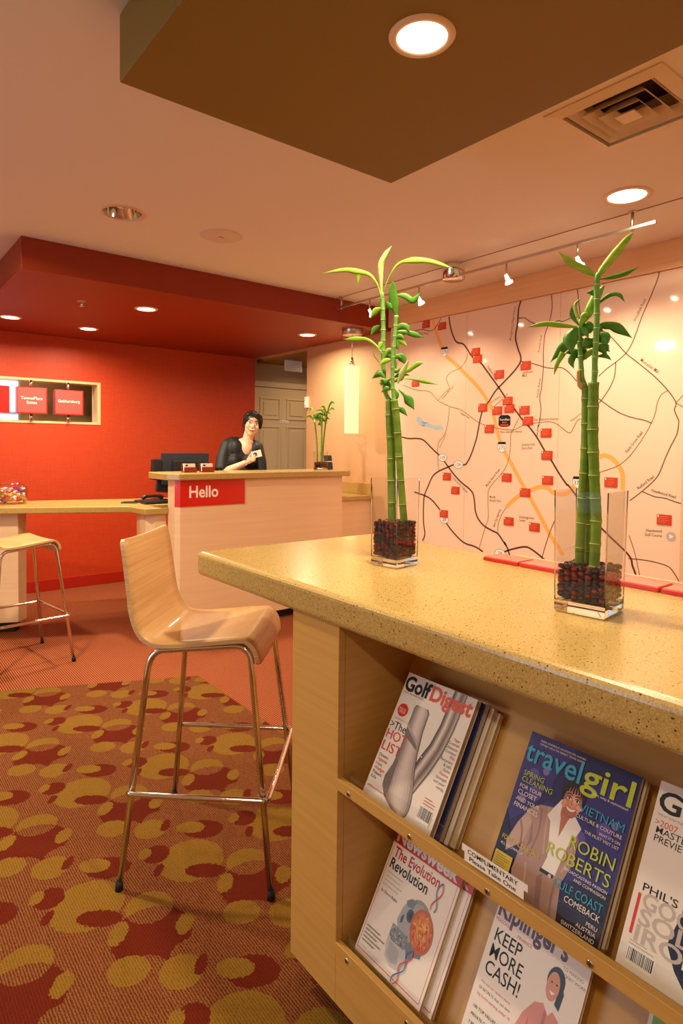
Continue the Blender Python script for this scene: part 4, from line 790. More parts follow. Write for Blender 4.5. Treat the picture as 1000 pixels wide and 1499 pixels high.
# return counter between desk and map wall
rc = thing('return_counter', 'short maple counter between the desk and the map wall', 'counter', (3.58, 4.5, 0))
MB().prism([(3.402, 4.275), (XW, 4.275), (XW, 5.2), (3.402, 5.2)], 0.932, 0.972).build('top', 'speckled_stone', rc, bevel=0.005)
MB().box(3.402, XW, 4.30, 4.32, 0.0, 0.932).build('front_panel', 'maple', rc)
MB().box(XW - 0.016, XW, 4.276, 5.2, 0.972, 1.078).build('backsplash', 'speckled_stone', rc, bevel=0.003)

# ------------------------------------------------------------------ things on the desk
mat('screen_back', (38, 46, 56), 0.45)
mo = thing('computer_monitor', 'dark flat computer monitor seen from behind at the desk', 'monitor', (2.2, 4.9, 0.95))
MB().box(1.995, 2.412, 4.83, 4.86, 1.085, 1.350).build('screen', 'screen_back', mo, bevel=0.006)
MB().box(2.08, 2.33, 4.80, 4.832, 1.14, 1.29).build('rear_housing', 'black_plastic', mo, bevel=0.012)
MB().box(2.17, 2.24, 4.79, 4.83, 0.96, 1.2).build('stand', 'black_plastic', mo, bevel=0.004)
MB().box(2.09, 2.32, 4.74, 4.94, 0.95, 0.962).build('base', 'black_plastic', mo, bevel=0.004)
te = thing('terminal', 'black card terminal on a tilted arm left of the monitor', 'terminal', (1.96, 4.87, 0.95))
MB().obox((1.955, 4.85, 1.215), (0.99, 0.1, -0.06), (-0.1, 0.99, 0), (0.06, 0, 1.0), 0.038, 0.03, 0.085).build('head', 'black_plastic', te, bevel=0.008)
MB().obox((2.03, 4.88, 1.10), (0.99, 0, -0.1), (0, 1, 0), (0.1, 0, 0.99), 0.06, 0.02, 0.075).build('lower_screen', 'screen_back', te, bevel=0.005)
MB().tube([(1.985, 4.87, 1.18), (2.02, 4.88, 1.10), (2.09, 4.89, 1.02)], 0.008, 8).build('arm', 'black_plastic', te)
MB().tube([(2.09, 4.89, 1.03), (2.09, 4.89, 0.962)], 0.012, 10).build('post', 'black_plastic', te)
MB().box(2.03, 2.085, 4.955, 5.03, 0.95, 0.962).box(2.08, 2.10, 4.88, 5.0, 0.95, 0.963).build('base', 'black_plastic', te)
ph = thing('telephone', 'black desk telephone with a coiled cord on the low counter', 'telephone', (1.90, 4.90, 0.95))
MB().extrude([(1.82, 4.82, 0.95), (2.02, 4.82, 0.95), (2.02, 4.82, 0.975), (1.82, 4.82, 0.965)], (0, 0.16, 0.0)).build('base', 'black_plastic', ph, bevel=0.004)
MB().tube(smooth_path([(1.84, 4.85, 0.985), (1.87, 4.85, 1.0), (1.93, 4.85, 1.002), (1.98, 4.85, 0.998), (2.01, 4.85, 0.985)], 4), [0.016] * 5 + [0.011] * 7 + [0.016] * 5, 10).build('handset', 'black_plastic', ph)
MB().tube(smooth_path([(1.83, 4.84, 0.968), (1.78, 4.82, 0.956), (1.73, 4.86, 0.955), (1.69, 4.90, 0.955), (1.74, 4.95, 0.955), (1.82, 4.93, 0.956)], 5), 0.005, 6).build('cord', 'black_plastic', ph)
kb = thing('keyboard', 'black keyboard lying between the telephone and the monitor', 'keyboard', (1.94, 4.73, 0.95))
MB().box(1.80, 2.08, 4.68, 4.78, 0.95, 0.966).build('case', 'black_plastic', kb, bevel=0.003)
k_ = MB()
for r_ in range(4):
    for c_ in range(13):
        k_.box(1.809 + c_ * 0.0206, 1.826 + c_ * 0.0206, 4.687 + r_ * 0.022, 4.704 + r_ * 0.022, 0.966, 0.971)
ko = k_.build('keys', 'dark_rubber', kb); ko['kind'] = 'stuff'
mat('holder_red', (128, 40, 30), 0.35)
for k, (x, nm) in enumerate(((2.03, 'nearer the left corner of the desk'), (2.175, 'right of the other holder, nearer the woman'))):
    h = thing('card_holder', 'dark red holder with white business cards, ' + nm, 'card holder', (x, 4.40, 1.207), group='business card holders')
    MB().box(x - 0.052, x + 0.052, 4.37, 4.376, 1.207, 1.247).box(x - 0.052, x + 0.052, 4.41, 4.42, 1.207, 1.275).box(x - 0.052, x + 0.052, 4.376, 4.41, 1.207, 1.213).build('tray', 'holder_red', h, bevel=0.001)
    cd = MB().extrude([(x - 0.046, 4.380, 1.215), (x + 0.046, 4.380, 1.215), (x + 0.046, 4.392, 1.273), (x - 0.046, 4.392, 1.273)], (0, 0.016, 0)).build('cards', 'paper', h)
    p_ = Print((x - 0.046, 4.3795, 1.215), (1, 0, 0), (0, 0.2026, 0.979), (0, -0.979, 0.2026))
    p_.ell(0.022, 0.046, 0.011, 0.007, 'ink_black'); p_.done('card_mark', cd)
# dark leaflet stand beside the small vase
lf = thing('leaflet_stand', 'dark framed leaflet standing at the right end of the desk', 'frame', (3.41, 4.47, 1.207))
MB().extrude([(3.365, 4.44, 1.208), (3.445, 4.44, 1.208), (3.455, 4.48, 1.335), (3.367, 4.48, 1.335)], (0, 0.008, 0)).build('plate', 'screen_back', lf, bevel=0.001)
MB().extrude([(3.369, 4.4592, 1.276), (3.446, 4.4592, 1.276), (3.447, 4.4612, 1.282), (3.369, 4.4612, 1.282)], (0, -0.001, 0)).build('strip', 'paper', lf)
MB().box(3.385, 3.435, 4.48, 4.53, 1.207, 1.212).build('foot', 'black_plastic', lf)

# candy jar
cx, cy = 0.990, 5.30
jar = thing('candy_jar', 'round lidded glass jar of wrapped candy on the low counter', 'jar', (cx, cy, 0.95))
MB().lathe([(0.0, 0.951), (0.098, 0.951), (0.108, 0.965), (0.110, 1.06), (0.102, 1.085), (0.088, 1.095), (0.084, 1.092), (0.098, 1.08), (0.105, 1.06), (0.103, 0.968), (0.095, 0.957), (0.0, 0.957)], (cx, cy, 0), 32).build('bowl', 'clear_glass', jar)
MB().lathe([(0.0, 1.108), (0.06, 1.104), (0.09, 1.096), (0.092, 1.099), (0.06, 1.112), (0.02, 1.118), (0.012, 1.126), (0.022, 1.14), (0.020, 1.155), (0.0, 1.162)], (cx, cy, 0), 28).build('lid', 'clear_glass', jar)
CCOL = (('purple', (92, 40, 140)), ('yellow', (232, 186, 30)), ('red', (196, 32, 24)), ('white', (238, 232, 226)), ('green', (120, 140, 40)), ('pink', (226, 150, 150)))
cmesh = {}
for cn, rgb in CCOL:
    m = MB(); m.ball((0, 0, 0), (0.014, 0.010, 0.008), 10, 6)
    for s_ in (-1, 1):
        m.add([(s_ * 0.012, 0, 0), (s_ * 0.024, 0.009, 0.003), (s_ * 0.025, -0.002, -0.004), (s_ * 0.024, -0.009, 0.002)], [(0, 1, 2), (0, 2, 3)])
    cmesh[cn] = m.data('candy', mat('candy_' + cn, rgb, 0.25))
rnd = random.Random(5)
for lv in range(6):
    for k in range(9):
        a = k * 0.7 + lv * 0.45 + rnd.uniform(-0.1, 0.1); rr = 0.082 if k < 8 else 0.02
        if k < 8: a = k * math.pi / 4 + lv * 0.4
        w_ = [0.05, 0.34, 0.14, 0.16, 0.16, 0.15] if lv < 4 else [0.34, 0.05, 0.05, 0.5, 0.02, 0.04]
        cn = rnd.choices([c[0] for c in CCOL], w_)[0]
        ob = bpy.data.objects.new('candy', cmesh[cn]); C.objects.link(ob)
        ob.location = (cx + rr * math.cos(a), cy + rr * math.sin(a), 0.968 + lv * 0.0195)
        ob.rotation_euler = (rnd.uniform(-.4, .4), rnd.uniform(-.4, .4), a + math.pi / 2 + rnd.uniform(-.3, .3))
        tag(ob, 'small %s wrapped candy in the lidded glass jar' % cn, 'candy', '%s candies in the jar' % cn)

# hanging name blocks in the wall opening
mat('block_red', (176, 34, 30), 0.3, coat=0.3); mat('block_face', (206, 84, 80), 0.35)
for k, (x0, x1, z0, z1, lines) in enumerate(((1.225, 1.487, 1.690, 1.936, ('TownePlace', 'Suites')), (1.553, 1.815, 1.690, 1.930, ('Gaithersburg',)), (0.905, 1.168, 1.688, 1.936, ()))):
    nm = ('red hanging block lettered TownePlace Suites in the wall opening', 'red hanging block lettered Gaithersburg at the right of the wall opening', 'plain red hanging block cut off by the left picture edge')[k]
    b = thing('hanging_block', nm, 'sign', ((x0 + x1) / 2, 6.37, z0), group='red blocks in the wall opening')
    bo = MB().box(x0, x1, 6.325, 6.40, z0, z1).build('block', 'block_red', b, bevel=0.003)
    if k < 2:
        MB().box(x0 + 0.006, x1 - 0.012, 6.3235, 6.3255, z0 + 0.012, z1 - 0.006).build('face', 'block_face', b)
    if lines:
        pr = Print((x0, 6.3235, z0), (1, 0, 0), (0, 0, 1), (0, -1, 0))
        for i, s_ in enumerate(lines):
            pr.text(s_, 0.128, 0.12 + (0.012 if len(lines) > 1 else 0) - i * 0.040, 'white_print', size=0.038, align=0.5, bold=0.012)
        pr.done('lettering', b)
    for zz0, zz1 in ((z1, 2.004), (1.629, z0)):
        MB().cyl((x0 + 0.13, 6.36, zz0), (x0 + 0.13, 6.36, zz1), 0.014, seg=12).build('standoff', 'chrome', b)
# thermostat / switch plate on the end of the map wall
th_ = thing('switch_plate', 'white wall switch box on the end of the map wall beside the hall', 'switch', (3.76, 5.31, 1.83))
MB().box(3.740, 3.775, 5.285, 5.325, 1.815, 1.93).build('plate', 'paper', th_, bevel=0.004)
MB().box(3.732, 3.741, 5.295, 5.315, 1.84, 1.88).build('rocker', 'white_print', th_, bevel=0.002)
# ------------------------------------------------------------------ magazines
for nm, rgb in (('ink_red', (214, 52, 30)), ('ink_crimson', (186, 30, 34)), ('ink_grey', (120, 108, 104)), ('ink_pale', (196, 182, 172)),
                ('ink_cyan', (58, 160, 196)), ('ink_lime', (186, 196, 44)), ('ink_yellow', (216, 190, 60)), ('ink_navy', (34, 28, 82)),
                ('ink_indigo', (52, 44, 116)), ('ink_violet', (92, 76, 160)), ('ink_deep', (22, 18, 50)), ('ink_lilac', (128, 108, 176)),
                ('ink_tan', (172, 136, 124)), ('ink_tan2', (148, 112, 104)), ('ink_tan3', (190, 156, 142)), ('ink_shirt', (238, 228, 222)), ('ink_skin', (214, 144, 106)), ('ink_skin2', (190, 112, 80)),
                ('ink_hair', (34, 24, 26)), ('ink_silver', (178, 160, 150)), ('ink_silver2', (210, 194, 184)), ('ink_steel', (122, 104, 98)), ('ink_steel2', (84, 70, 68)), ('ink_orange', (226, 140, 40)),
                ('ink_bone', (170, 168, 166)), ('ink_bone2', (118, 122, 130)), ('ink_bone3', (206, 202, 196)), ('ink_maroon', (86, 18, 26)), ('ink_pink', (216, 136, 116)), ('ink_pink2', (190, 106, 92)),
                ('ink_cover', (238, 226, 214)), ('ink_blue', (66, 110, 170)), ('ink_dkblue', (30, 36, 62)), ('ink_coral', (222, 120, 92)), ('ink_green', (120, 180, 60))):
    mat(nm, rgb, 0.32, spec=0.4)
mat('cover_white', (238, 226, 214), 0.3); mat('cover_navy', (30, 30, 70), 0.25); mat('cover_indigo', (44, 36, 100), 0.22); mat('cover_cream', (226, 206, 170), 0.35)
PU = (0.931, 0.612); PL = (0.938, 0.217)
U_ = Vector((0, -1, 0)); V_ = Vector((SL, 0, CO)); N_ = Vector((-CO, 0, SL))
def magazine(base, y, w, h, th, back, cov, label, group=None, s0=0.0):
    """back = distance of the front cover behind the front plane of that row"""
    O = Vector((base[0], y, base[1])) - N_ * back + V_ * s0
    t = thing('magazine', label, 'magazine', tuple(O), group=group)
    m = MB(); c = O - N_ * (th / 2) + U_ * (w / 2) + V_ * (h / 2)
    MB().obox(c, U_, V_, N_, w / 2 - 0.0015, h / 2 - 0.001, th / 2 - 0.0006).build('pages', 'page_edge', t)
    cv = MB()
    cv.obox(O - N_ * 0.0003 + U_ * (w / 2) + V_ * (h / 2), U_, V_, N_, w / 2, h / 2, 0.0003)
    cv.obox(O - N_ * (th - 0.0003) + U_ * (w / 2) + V_ * (h / 2), U_, V_, N_, w / 2, h / 2, 0.0003)
    cv.obox(O - N_ * (th / 2) + U_ * 0.0004 + V_ * (h / 2), U_, V_, N_, 0.0004, h / 2, th / 2)
    cv.build('cover', cov, t)
    class P2(Print):
        pass
    p = Print(O, U_ * w, V_ * h, N_); p.w = w; p.h = h; p.root = t
    return p
def ptext(p, t, u, v, m, width=None, size=None, bold=0.0, align=0.0):
    """lettering on a cover in cover fractions; width as share of the cover width, size as share of its height"""
    p.l += 0.00002
    vs, fs, w = text_geo(t, bold)
    sz = size * p.h if size else (width * p.w / w)
    k = (width * p.w / (w * sz)) if width else 1.0
    p.add([p.pt(u + (x - align * w) * sz * k / p.w, v + y * sz / p.h) for x, y in vs], fs, p.idx(m))
def lines(p, u0, u1, v0, v1, n, m, right=False, seed=1):
    r = random.Random(seed)
    for i in range(n):
        v = v1 - (v1 - v0) * i / max(1, n - 1); L = (u1 - u0) * r.uniform(0.6, 1.0)
        p.rect((u1 - L) if right else u0, v, u1 if right else u0 + L, v + (v1 - v0) / n * 0.32, m)
def barcode(p, u0, v0, u1, v1, seed=3):
    r = random.Random(seed); p.rect(u0, v0, u1, v1, 'white_print'); u = u0 + 0.006
    while u < u1 - 0.012:
        b = r.uniform(0.003, 0.009); p.rect(u, v0 + (v1 - v0) * 0.2, u + b, v1 - 0.006, 'ink_black'); u += b + r.uniform(0.003, 0.008)
def man_rows(): pass

# upper shelf, left: golf issue in front of three others
GDL = 1.076; gw, gh = 0.212, 0.290
g = magazine(PU, GDL - 0.030, 0.216, 0.284, 0.014, 0.046, 'cover_cream', 'cream edged magazine at the back of the golf stack, upper shelf', s0=0.0)
g = magazine(PU, GDL - 0.022, 0.214, 0.288, 0.012, 0.033, 'cover_white', 'white magazine third in the golf stack, upper shelf', s0=0.0)
g = magazine(PU, GDL - 0.012, 0.214, 0.292, 0.016, 0.0165, 'cover_navy', 'navy blue magazine right behind the golf issue, upper shelf', s0=0.0)
g = magazine(PU, GDL, gw, gh, 0.015, 0.0, 'cover_white', 'white golf magazine with a large club head, upper left')
g.rect(0.0, 0.0, 1, 1, 'ink_cover')
# hosel, neck and club head
met = [(70, 58, 56), (118, 100, 94), (190, 174, 164), (226, 212, 202), (196, 180, 170), (150, 132, 124), (112, 94, 90), (150, 130, 122), (186, 168, 158), (120, 102, 96)]
g.ramp([(0.69, 1.0), (0.685, 0.93)], [(0.87, 1.0), (0.865, 0.93)], met)
g.ramp([(0.675, 0.93), (0.67, 0.885)], [(0.88, 0.93), (0.872, 0.885)], [(60, 50, 48), (100, 84, 80), (150, 134, 126), (190, 176, 166), (140, 122, 116), (90, 76, 72)])
g.ramp([(0.675, 0.885), (0.665, 0.72), (0.625, 0.56), (0.565, 0.45), (0.53, 0.36), (0.54, 0.26)], [(0.865, 0.885), (0.855, 0.72), (0.82, 0.54), (0.755, 0.38), (0.68, 0.25), (0.64, 0.18)], met)
hl = [(0.285, 0.785), (0.262, 0.755), (0.262, 0.62), (0.280, 0.45), (0.262, 0.30), (0.222, 0.20), (0.235, 0.13), (0.31, 0.065), (0.45, 0.015), (0.60, 0.0)]
hr_ = [(0.44, 0.785), (0.472, 0.755), (0.476, 0.62), (0.515, 0.44), (0.560, 0.33), (0.62, 0.22), (0.655, 0.13), (0.66, 0.06), (0.645, 0.02), (0.61, 0.0)]
g.poly([(u + (0.01 if i > 4 else 0.006) * (1 if s_ else -1), v) for s_, L_ in ((0, hl), (1, hr_[::-1])) for i, (u, v) in enumerate(L_)], 'ink_steel2')
g.ramp(hl, hr_, [(132, 114, 110), (150, 132, 126), (176, 158, 150), (200, 184, 174), (214, 198, 188), (218, 204, 194), (214, 198, 188), (204, 188, 178), (190, 172, 164), (160, 140, 134)])
g.poly([(0.262, 0.60), (0.475, 0.50), (0.49, 0.47), (0.275, 0.53)], 'ink_steel'); g.poly([(0.265, 0.62), (0.474, 0.53), (0.475, 0.50), (0.262, 0.60)], 'ink_silver')
g.poly([(0.222, 0.20), (0.235, 0.13), (0.31, 0.065), (0.33, 0.10), (0.318, 0.24), (0.31, 0.34), (0.276, 0.36), (0.262, 0.30)], 'ink_steel')
g.ell(0.585, 0.445, 0.022, 0.016, 'ink_steel2'); g.ell(0.582, 0.448, 0.010, 0.008, 'ink_silver2')
ptext(g, 'Golf', 0.01, 0.86, 'ink_black', width=0.385, size=0.165, bold=0.032)
ptext(g, 'Digest', 0.405, 0.86, 'ink_red', width=0.575, size=0.165, bold=0.032)
ptext(g, 'THE #1 GOLF PUBLICATION', 0.03, 0.835, 'ink_grey', width=0.30)
g.ell(0.115, 0.70, 0.075, 0.052, 'ink_red'); ptext(g, 'SPECIAL', 0.06, 0.70, 'ink_cover', width=0.11); ptext(g, 'ISSUE', 0.07, 0.675, 'ink_cover', width=0.09)
ptext(g, 'EQUIPMENT ISSUE', 0.04, 0.615, 'ink_pale', width=0.25)
ptext(g, '>The', 0.02, 0.54, 'ink_black', size=0.085); ptext(g, 'HOT', 0.02, 0.455, 'ink_red', size=0.105, width=0.30); ptext(g, 'LIST', 0.02, 0.36, 'ink_red', size=0.105, width=0.29)
for i, (s_, c_) in enumerate((('Drivers', 'ink_black'), ('Hybrids', 'ink_red'), ('Irons', 'ink_grey'), ('Wedges', 'ink_red'), ('Putters', 'ink_black'), ('Balls', 'ink_grey'))):
    ptext(g, s_, 0.03, 0.305 - i * 0.034, c_, size=0.036)
for i, (s_, c_) in enumerate((('Tiger', 'ink_red'), ('Control', 'ink_grey'), ('Distance', 'ink_grey'), ('Contact', 'ink_grey'), ('Phil', 'ink_red'), ('Recovery', 'ink_grey'), ('& safe', 'ink_grey'), ('shots', 'ink_grey'), ('Fitness', 'ink_red'), ('Strength', 'ink_grey'), ('and your', 'ink_grey'), ('swing', 'ink_grey'))):
    ptext(g, s_, 0.975, 0.66 - i * 0.032, c_, size=0.031, align=1.0)
barcode(g, 0.78, 0.05, 0.95, 0.155); lines(g, 0.80, 0.96, 0.17, 0.21, 3, 'ink_crimson'); ptext(g, 'golfdigest.com/equipment', 0.03, 0.07, 'ink_crimson', width=0.3)
g.done('cover_print', g.root)

# upper shelf, middle: travel issue
g = magazine(PU, 0.723, 0.222, 0.272, 0.012, 0.031, 'cover_cream', 'cream edged magazine behind the purple travel magazine, upper shelf', s0=0.002)
TY = 0.729; tw, tht = 0.224, 0.276
g = magazine(PU, TY, tw, tht, 0.013, 0.0165, 'cover_indigo', 'purple travel magazine showing a woman in a tan blazer, middle of the upper shelf')
g.rect(0, 0, 1, 1, 'ink_navy')
g.poly([(0, 0.35), (0, 1), (0.45, 1), (0.2, 0.5)], 'ink_indigo'); g.poly([(0.45, 0.2), (1, 0.3), (1, 0.85), (0.6, 0.9)], 'ink_indigo')
rr = random.Random(9)
for i in range(16): g.ell(rr.uniform(0.05, 0.95), rr.uniform(0.35, 0.85), 0.05 * rr.uniform(0.6, 1.5), 0.04 * rr.uniform(0.6, 1.5), rr.choice(['ink_indigo', 'ink_violet', 'ink_indigo', 'ink_navy']))
for u, v, r_ in ((0.14, 0.73, .05), (0.20, 0.62, .06), (0.83, 0.60, .06), (0.66, 0.50, .05)): g.ell(u, v, r_, r_ * .8, 'ink_violet')
for u, v, r_ in ((0.10, 0.55, .035), (0.24, 0.78, .03), (0.9, 0.66, .03)): g.ell(u, v, r_, r_ * .8, 'ink_lilac')
g.poly([(0, 0), (0.12, 0), (0.10, 0.3), (0, 0.45)], 'ink_deep'); g.poly([(0.62, 0), (1, 0), (1, 0.3), (0.7, 0.25)], 'ink_deep')
# blazer figure
g.poly([(0.25, 0.0), (0.20, 0.12), (0.22, 0.30), (0.10, 0.20), (0.08, 0.26), (0.13, 0.40), (0.20, 0.52), (0.28, 0.57), (0.44, 0.60), (0.60, 0.56), (0.66, 0.48), (0.67, 0.34), (0.62, 0.20), (0.66, 0.0)], 'ink_tan')
g.poly([(0.22, 0.30), (0.10, 0.20), (0.08, 0.26), (0.13, 0.40), (0.20, 0.50), (0.25, 0.44)], 'ink_tan3')
g.poly([(0.25, 0.46), (0.27, 0.32), (0.24, 0.22), (0.30, 0.34)], 'ink_tan2'); g.poly([(0.46, 0.20), (0.50, 0.05), (0.52, 0.0), (0.47, 0.0), (0.42, 0.16)], 'ink_tan2')
for k, (p0, p1, p2) in enumerate((((0.30, 0.55), (0.33, 0.40), (0.30, 0.24)), ((0.36, 0.58), (0.38, 0.44), (0.42, 0.30)), ((0.15, 0.42), (0.19, 0.36), (0.21, 0.28)), ((0.30, 0.20), (0.33, 0.10), (0.31, 0.0)), ((0.57, 0.20), (0.58, 0.1), (0.60, 0.0)), ((0.62, 0.46), (0.63, 0.36), (0.60, 0.26)))): g.curve([p0, p1, p2], 0.016, ('ink_tan2', 'ink_tan3')[k % 2], 4)
g.poly([(0.44, 0.60), (0.40, 0.50), (0.46, 0.30), (0.44, 0.22), (0.56, 0.22), (0.58, 0.36), (0.62, 0.52), (0.58, 0.58)], 'ink_shirt')
g.poly([(0.40, 0.60), (0.36, 0.53), (0.42, 0.49), (0.48, 0.60), (0.44, 0.66)], 'ink_shirt'); g.poly([(0.56, 0.62), (0.66, 0.55), (0.63, 0.48), (0.56, 0.54)], 'ink_shirt')
g.poly([(0.46, 0.62), (0.50, 0.44), (0.55, 0.60)], 'ink_skin2'); g.rect(0.43, 0.20, 0.55, 0.222, 'ink_hair'); g.ell(0.52, 0.205, 0.014, 0.012, 'ink_silver2')
g.blob(0.525, 0.728, 0.108, 0.105, (22, 16, 20), (52, 40, 46), 5, 0.1, 0.02, 0.03)
for k in range(7): g.curve([(0.47 + 0.02 * k, 0.82), (0.44 + 0.026 * k, 0.77), (0.43 + 0.028 * k, 0.735)], 0.008, g.ink((58 - 4 * (k % 3), 44, 50)), 3)
g.ell(0.505, 0.60, 0.045, 0.06, 'ink_skin2')
g.blob(0.53, 0.674, 0.080, 0.100, (172, 98, 68), (236, 172, 134), 8, 0.0, 0.012, 0.010)
g.ell(0.468, 0.648, 0.024, 0.026, g.ink((226, 150, 116))); g.ell(0.590, 0.650, 0.020, 0.024, g.ink((232, 160, 126)))
for k in range(8): g.curve([(0.50 + 0.008 * k, 0.79), (0.452 + 0.022 * k, 0.755), (0.446 + 0.024 * k, 0.724 + 0.004 * (k % 3))], 0.014, 'ink_hair', 3)
for u in (0.497, 0.568):
    g.ell(u, 0.692, 0.019, 0.009, 'ink_shirt'); g.ell(u, 0.692, 0.009, 0.008, 'ink_hair'); g.curve([(u - 0.022, 0.694), (u, 0.704), (u + 0.022, 0.695)], 0.006, 'ink_hair', 3); g.curve([(u - 0.026, 0.713), (u, 0.721), (u + 0.022, 0.714)], 0.007, 'ink_hair', 3)
g.curve([(0.530, 0.69), (0.524, 0.668), (0.535, 0.66), (0.545, 0.668)], 0.007, 'ink_skin2', 3)
g.poly([(0.478, 0.645), (0.53, 0.634), (0.588, 0.645), (0.570, 0.617), (0.535, 0.605), (0.498, 0.616)], g.ink((176, 70, 62))); g.poly([(0.487, 0.640), (0.53, 0.631), (0.580, 0.640), (0.562, 0.621), (0.535, 0.614), (0.506, 0.621)], 'ink_shirt')
for u in (0.446, 0.614): g.ell(u, 0.655, 0.008, 0.008, 'ink_silver2')
ptext(g, 'INSIDE: HORSEBACK VACATION TIPS, SAVE BIG', 0.11, 0.955, 'ink_cover', width=0.43); ptext(g, 'THE BEST LIFE & THE PERFECT TRAVEL OUTFIT', 0.11, 0.932, 'ink_cover', width=0.43)
ptext(g, 'travel', 0.01, 0.80, 'ink_cyan', width=0.53, size=0.20, bold=0.012); ptext(g, 'girl', 0.555, 0.80, 'ink_lime', width=0.42, size=0.22, bold=0.012)
ptext(g, 'smart, witty & sophisticated', 0.66, 0.775, 'ink_cover', width=0.3)
for i, (s_, c_, z_) in enumerate((('SPRING', 'ink_lime', .05), ('CLEANING', 'ink_lime', .05), ('FOR YOUR', 'ink_cover', .036), ('CLOSET', 'ink_cover', .042), ('AND YOUR', 'ink_cover', .036), ('FINANCES', 'ink_cover', .042))):
    ptext(g, s_, 0.05, 0.70 - i * 0.043, c_, size=z_)
ptext(g, 'VIETNAM', 0.97, 0.645, 'ink_cyan', width=0.37, size=0.075, align=1.0); ptext(g, 'CULTURE & COUTURE', 0.97, 0.605, 'ink_cover', width=0.38, align=1.0)
ptext(g, "WHY IT'S ON", 0.97, 0.57, 'ink_cover', width=0.17, align=1.0); ptext(g, 'THE MUST VISIT LIST', 0.97, 0.54, 'ink_cover', width=0.28, align=1.0)
ptext(g, 'ROBIN', 0.97, 0.42, 'ink_lime', width=0.37, size=0.105, align=1.0); ptext(g, 'ROBERTS', 0.97, 0.32, 'ink_lime', width=0.53, size=0.105, align=1.0)
ptext(g, 'BROADCASTING PASSION', 0.97, 0.285, 'ink_cover', width=0.35, align=1.0); ptext(g, 'AND COMPASSION', 0.97, 0.255, 'ink_cover', width=0.26, align=1.0)
ptext(g, 'GULF COAST', 0.97, 0.175, 'ink_cyan', width=0.40, size=0.07, align=1.0); ptext(g, 'COMEBACK', 0.97, 0.125, 'ink_cover', width=0.29, size=0.05, align=1.0)
for i, s_ in enumerate(('PERU', 'AUSTRIA', 'SWITZERLAND')): ptext(g, s_, 0.97, 0.075 - i * 0.034, 'ink_cover', size=0.032, align=1.0)
ptext(g, 'FORT LAUDERDALE', 0.04, 0.26, 'ink_yellow', width=0.36, size=0.042); ptext(g, 'ALL GROWN UP', 0.04, 0.225, 'ink_cover', width=0.22)
g.rect(0.02, 0.06, 0.19, 0.18, 'ink_yellow'); lines(g, 0.035, 0.175, 0.075, 0.16, 7, 'ink_grey')
g.done('cover_print', g.root)

# upper shelf, right: second golf issue, cut by the picture edge
g = magazine(PU, 0.470, 0.212, 0.282, 0.013, 0.031, 'cover_cream', 'cream edged magazine behind the golf issue cut off by the right picture edge', s0=0.0)
g = magazine(PU, 0.475, 0.214, 0.284, 0.013, 0.0165, 'cover_white', 'white golf magazine lettered GOOD SOLID IRONS at the right picture edge')
g.rect(0, 0, 1, 1, 'ink_cover')
g.poly([(0.55, 0.0), (0.38, 0.12), (0.30, 0.22), (0.34, 0.36), (0.36, 0.44), (0.42, 0.5), (0.42, 0.62), (0.55, 0.66), (1, 0.66), (1, 0)], 'ink_dkblue')
g.poly([(0.34, 0.52), (0.42, 0.66), (0.60, 0.68), (0.55, 0.60), (0.46, 0.56), (0.43, 0.47), (0.38, 0.46)], 'ink_coral')
ptext(g, 'Golf', 0.02, 0.84, 'ink_black', width=0.46, size=0.165, bold=0.02); ptext(g, 'Digest', 0.49, 0.84, 'ink_red', width=0.5, size=0.165, bold=0.02)
ptext(g, 'THE #1 GOLF PUBLICATION', 0.03, 0.81, 'ink_grey', width=0.3)
ptext(g, '>2007', 0.03, 0.755, 'ink_red', size=0.05); ptext(g, 'MASTERS', 0.05, 0.715, 'ink_black', size=0.052, width=0.30, bold=0.005); ptext(g, 'PREVIEW', 0.05, 0.67, 'ink_black', size=0.052, width=0.28, bold=0.005)
ptext(g, "PHIL'S KEYS", 0.06, 0.40, 'ink_black', width=0.50, size=0.058, bold=0.01)
g.rect(0.04, 0.17, 0.062, 0.38, 'ink_red')
for i, s_ in enumerate(('GOOD', 'SOLID', 'IRONS')):
    ptext(g, s_, 0.08, 0.32 - i * 0.085, 'ink_pale', size=0.115, width=(0.48, 0.56, 0.60)[i], bold=0.02)
for i, s_ in enumerate(('D', 'ID', 'NS')):
    ptext(g, s_, (0.44, 0.43, 0.42)[i], 0.32 - i * 0.085, 'ink_cover', size=0.115, width=(0.12, 0.21, 0.26)[i], bold=0.02)
barcode(g, 0.06, 0.03, 0.26, 0.115, 8); lines(g, 0.06, 0.25, 0.125, 0.14, 2, 'ink_grey')
g.done('cover_print', g.root)

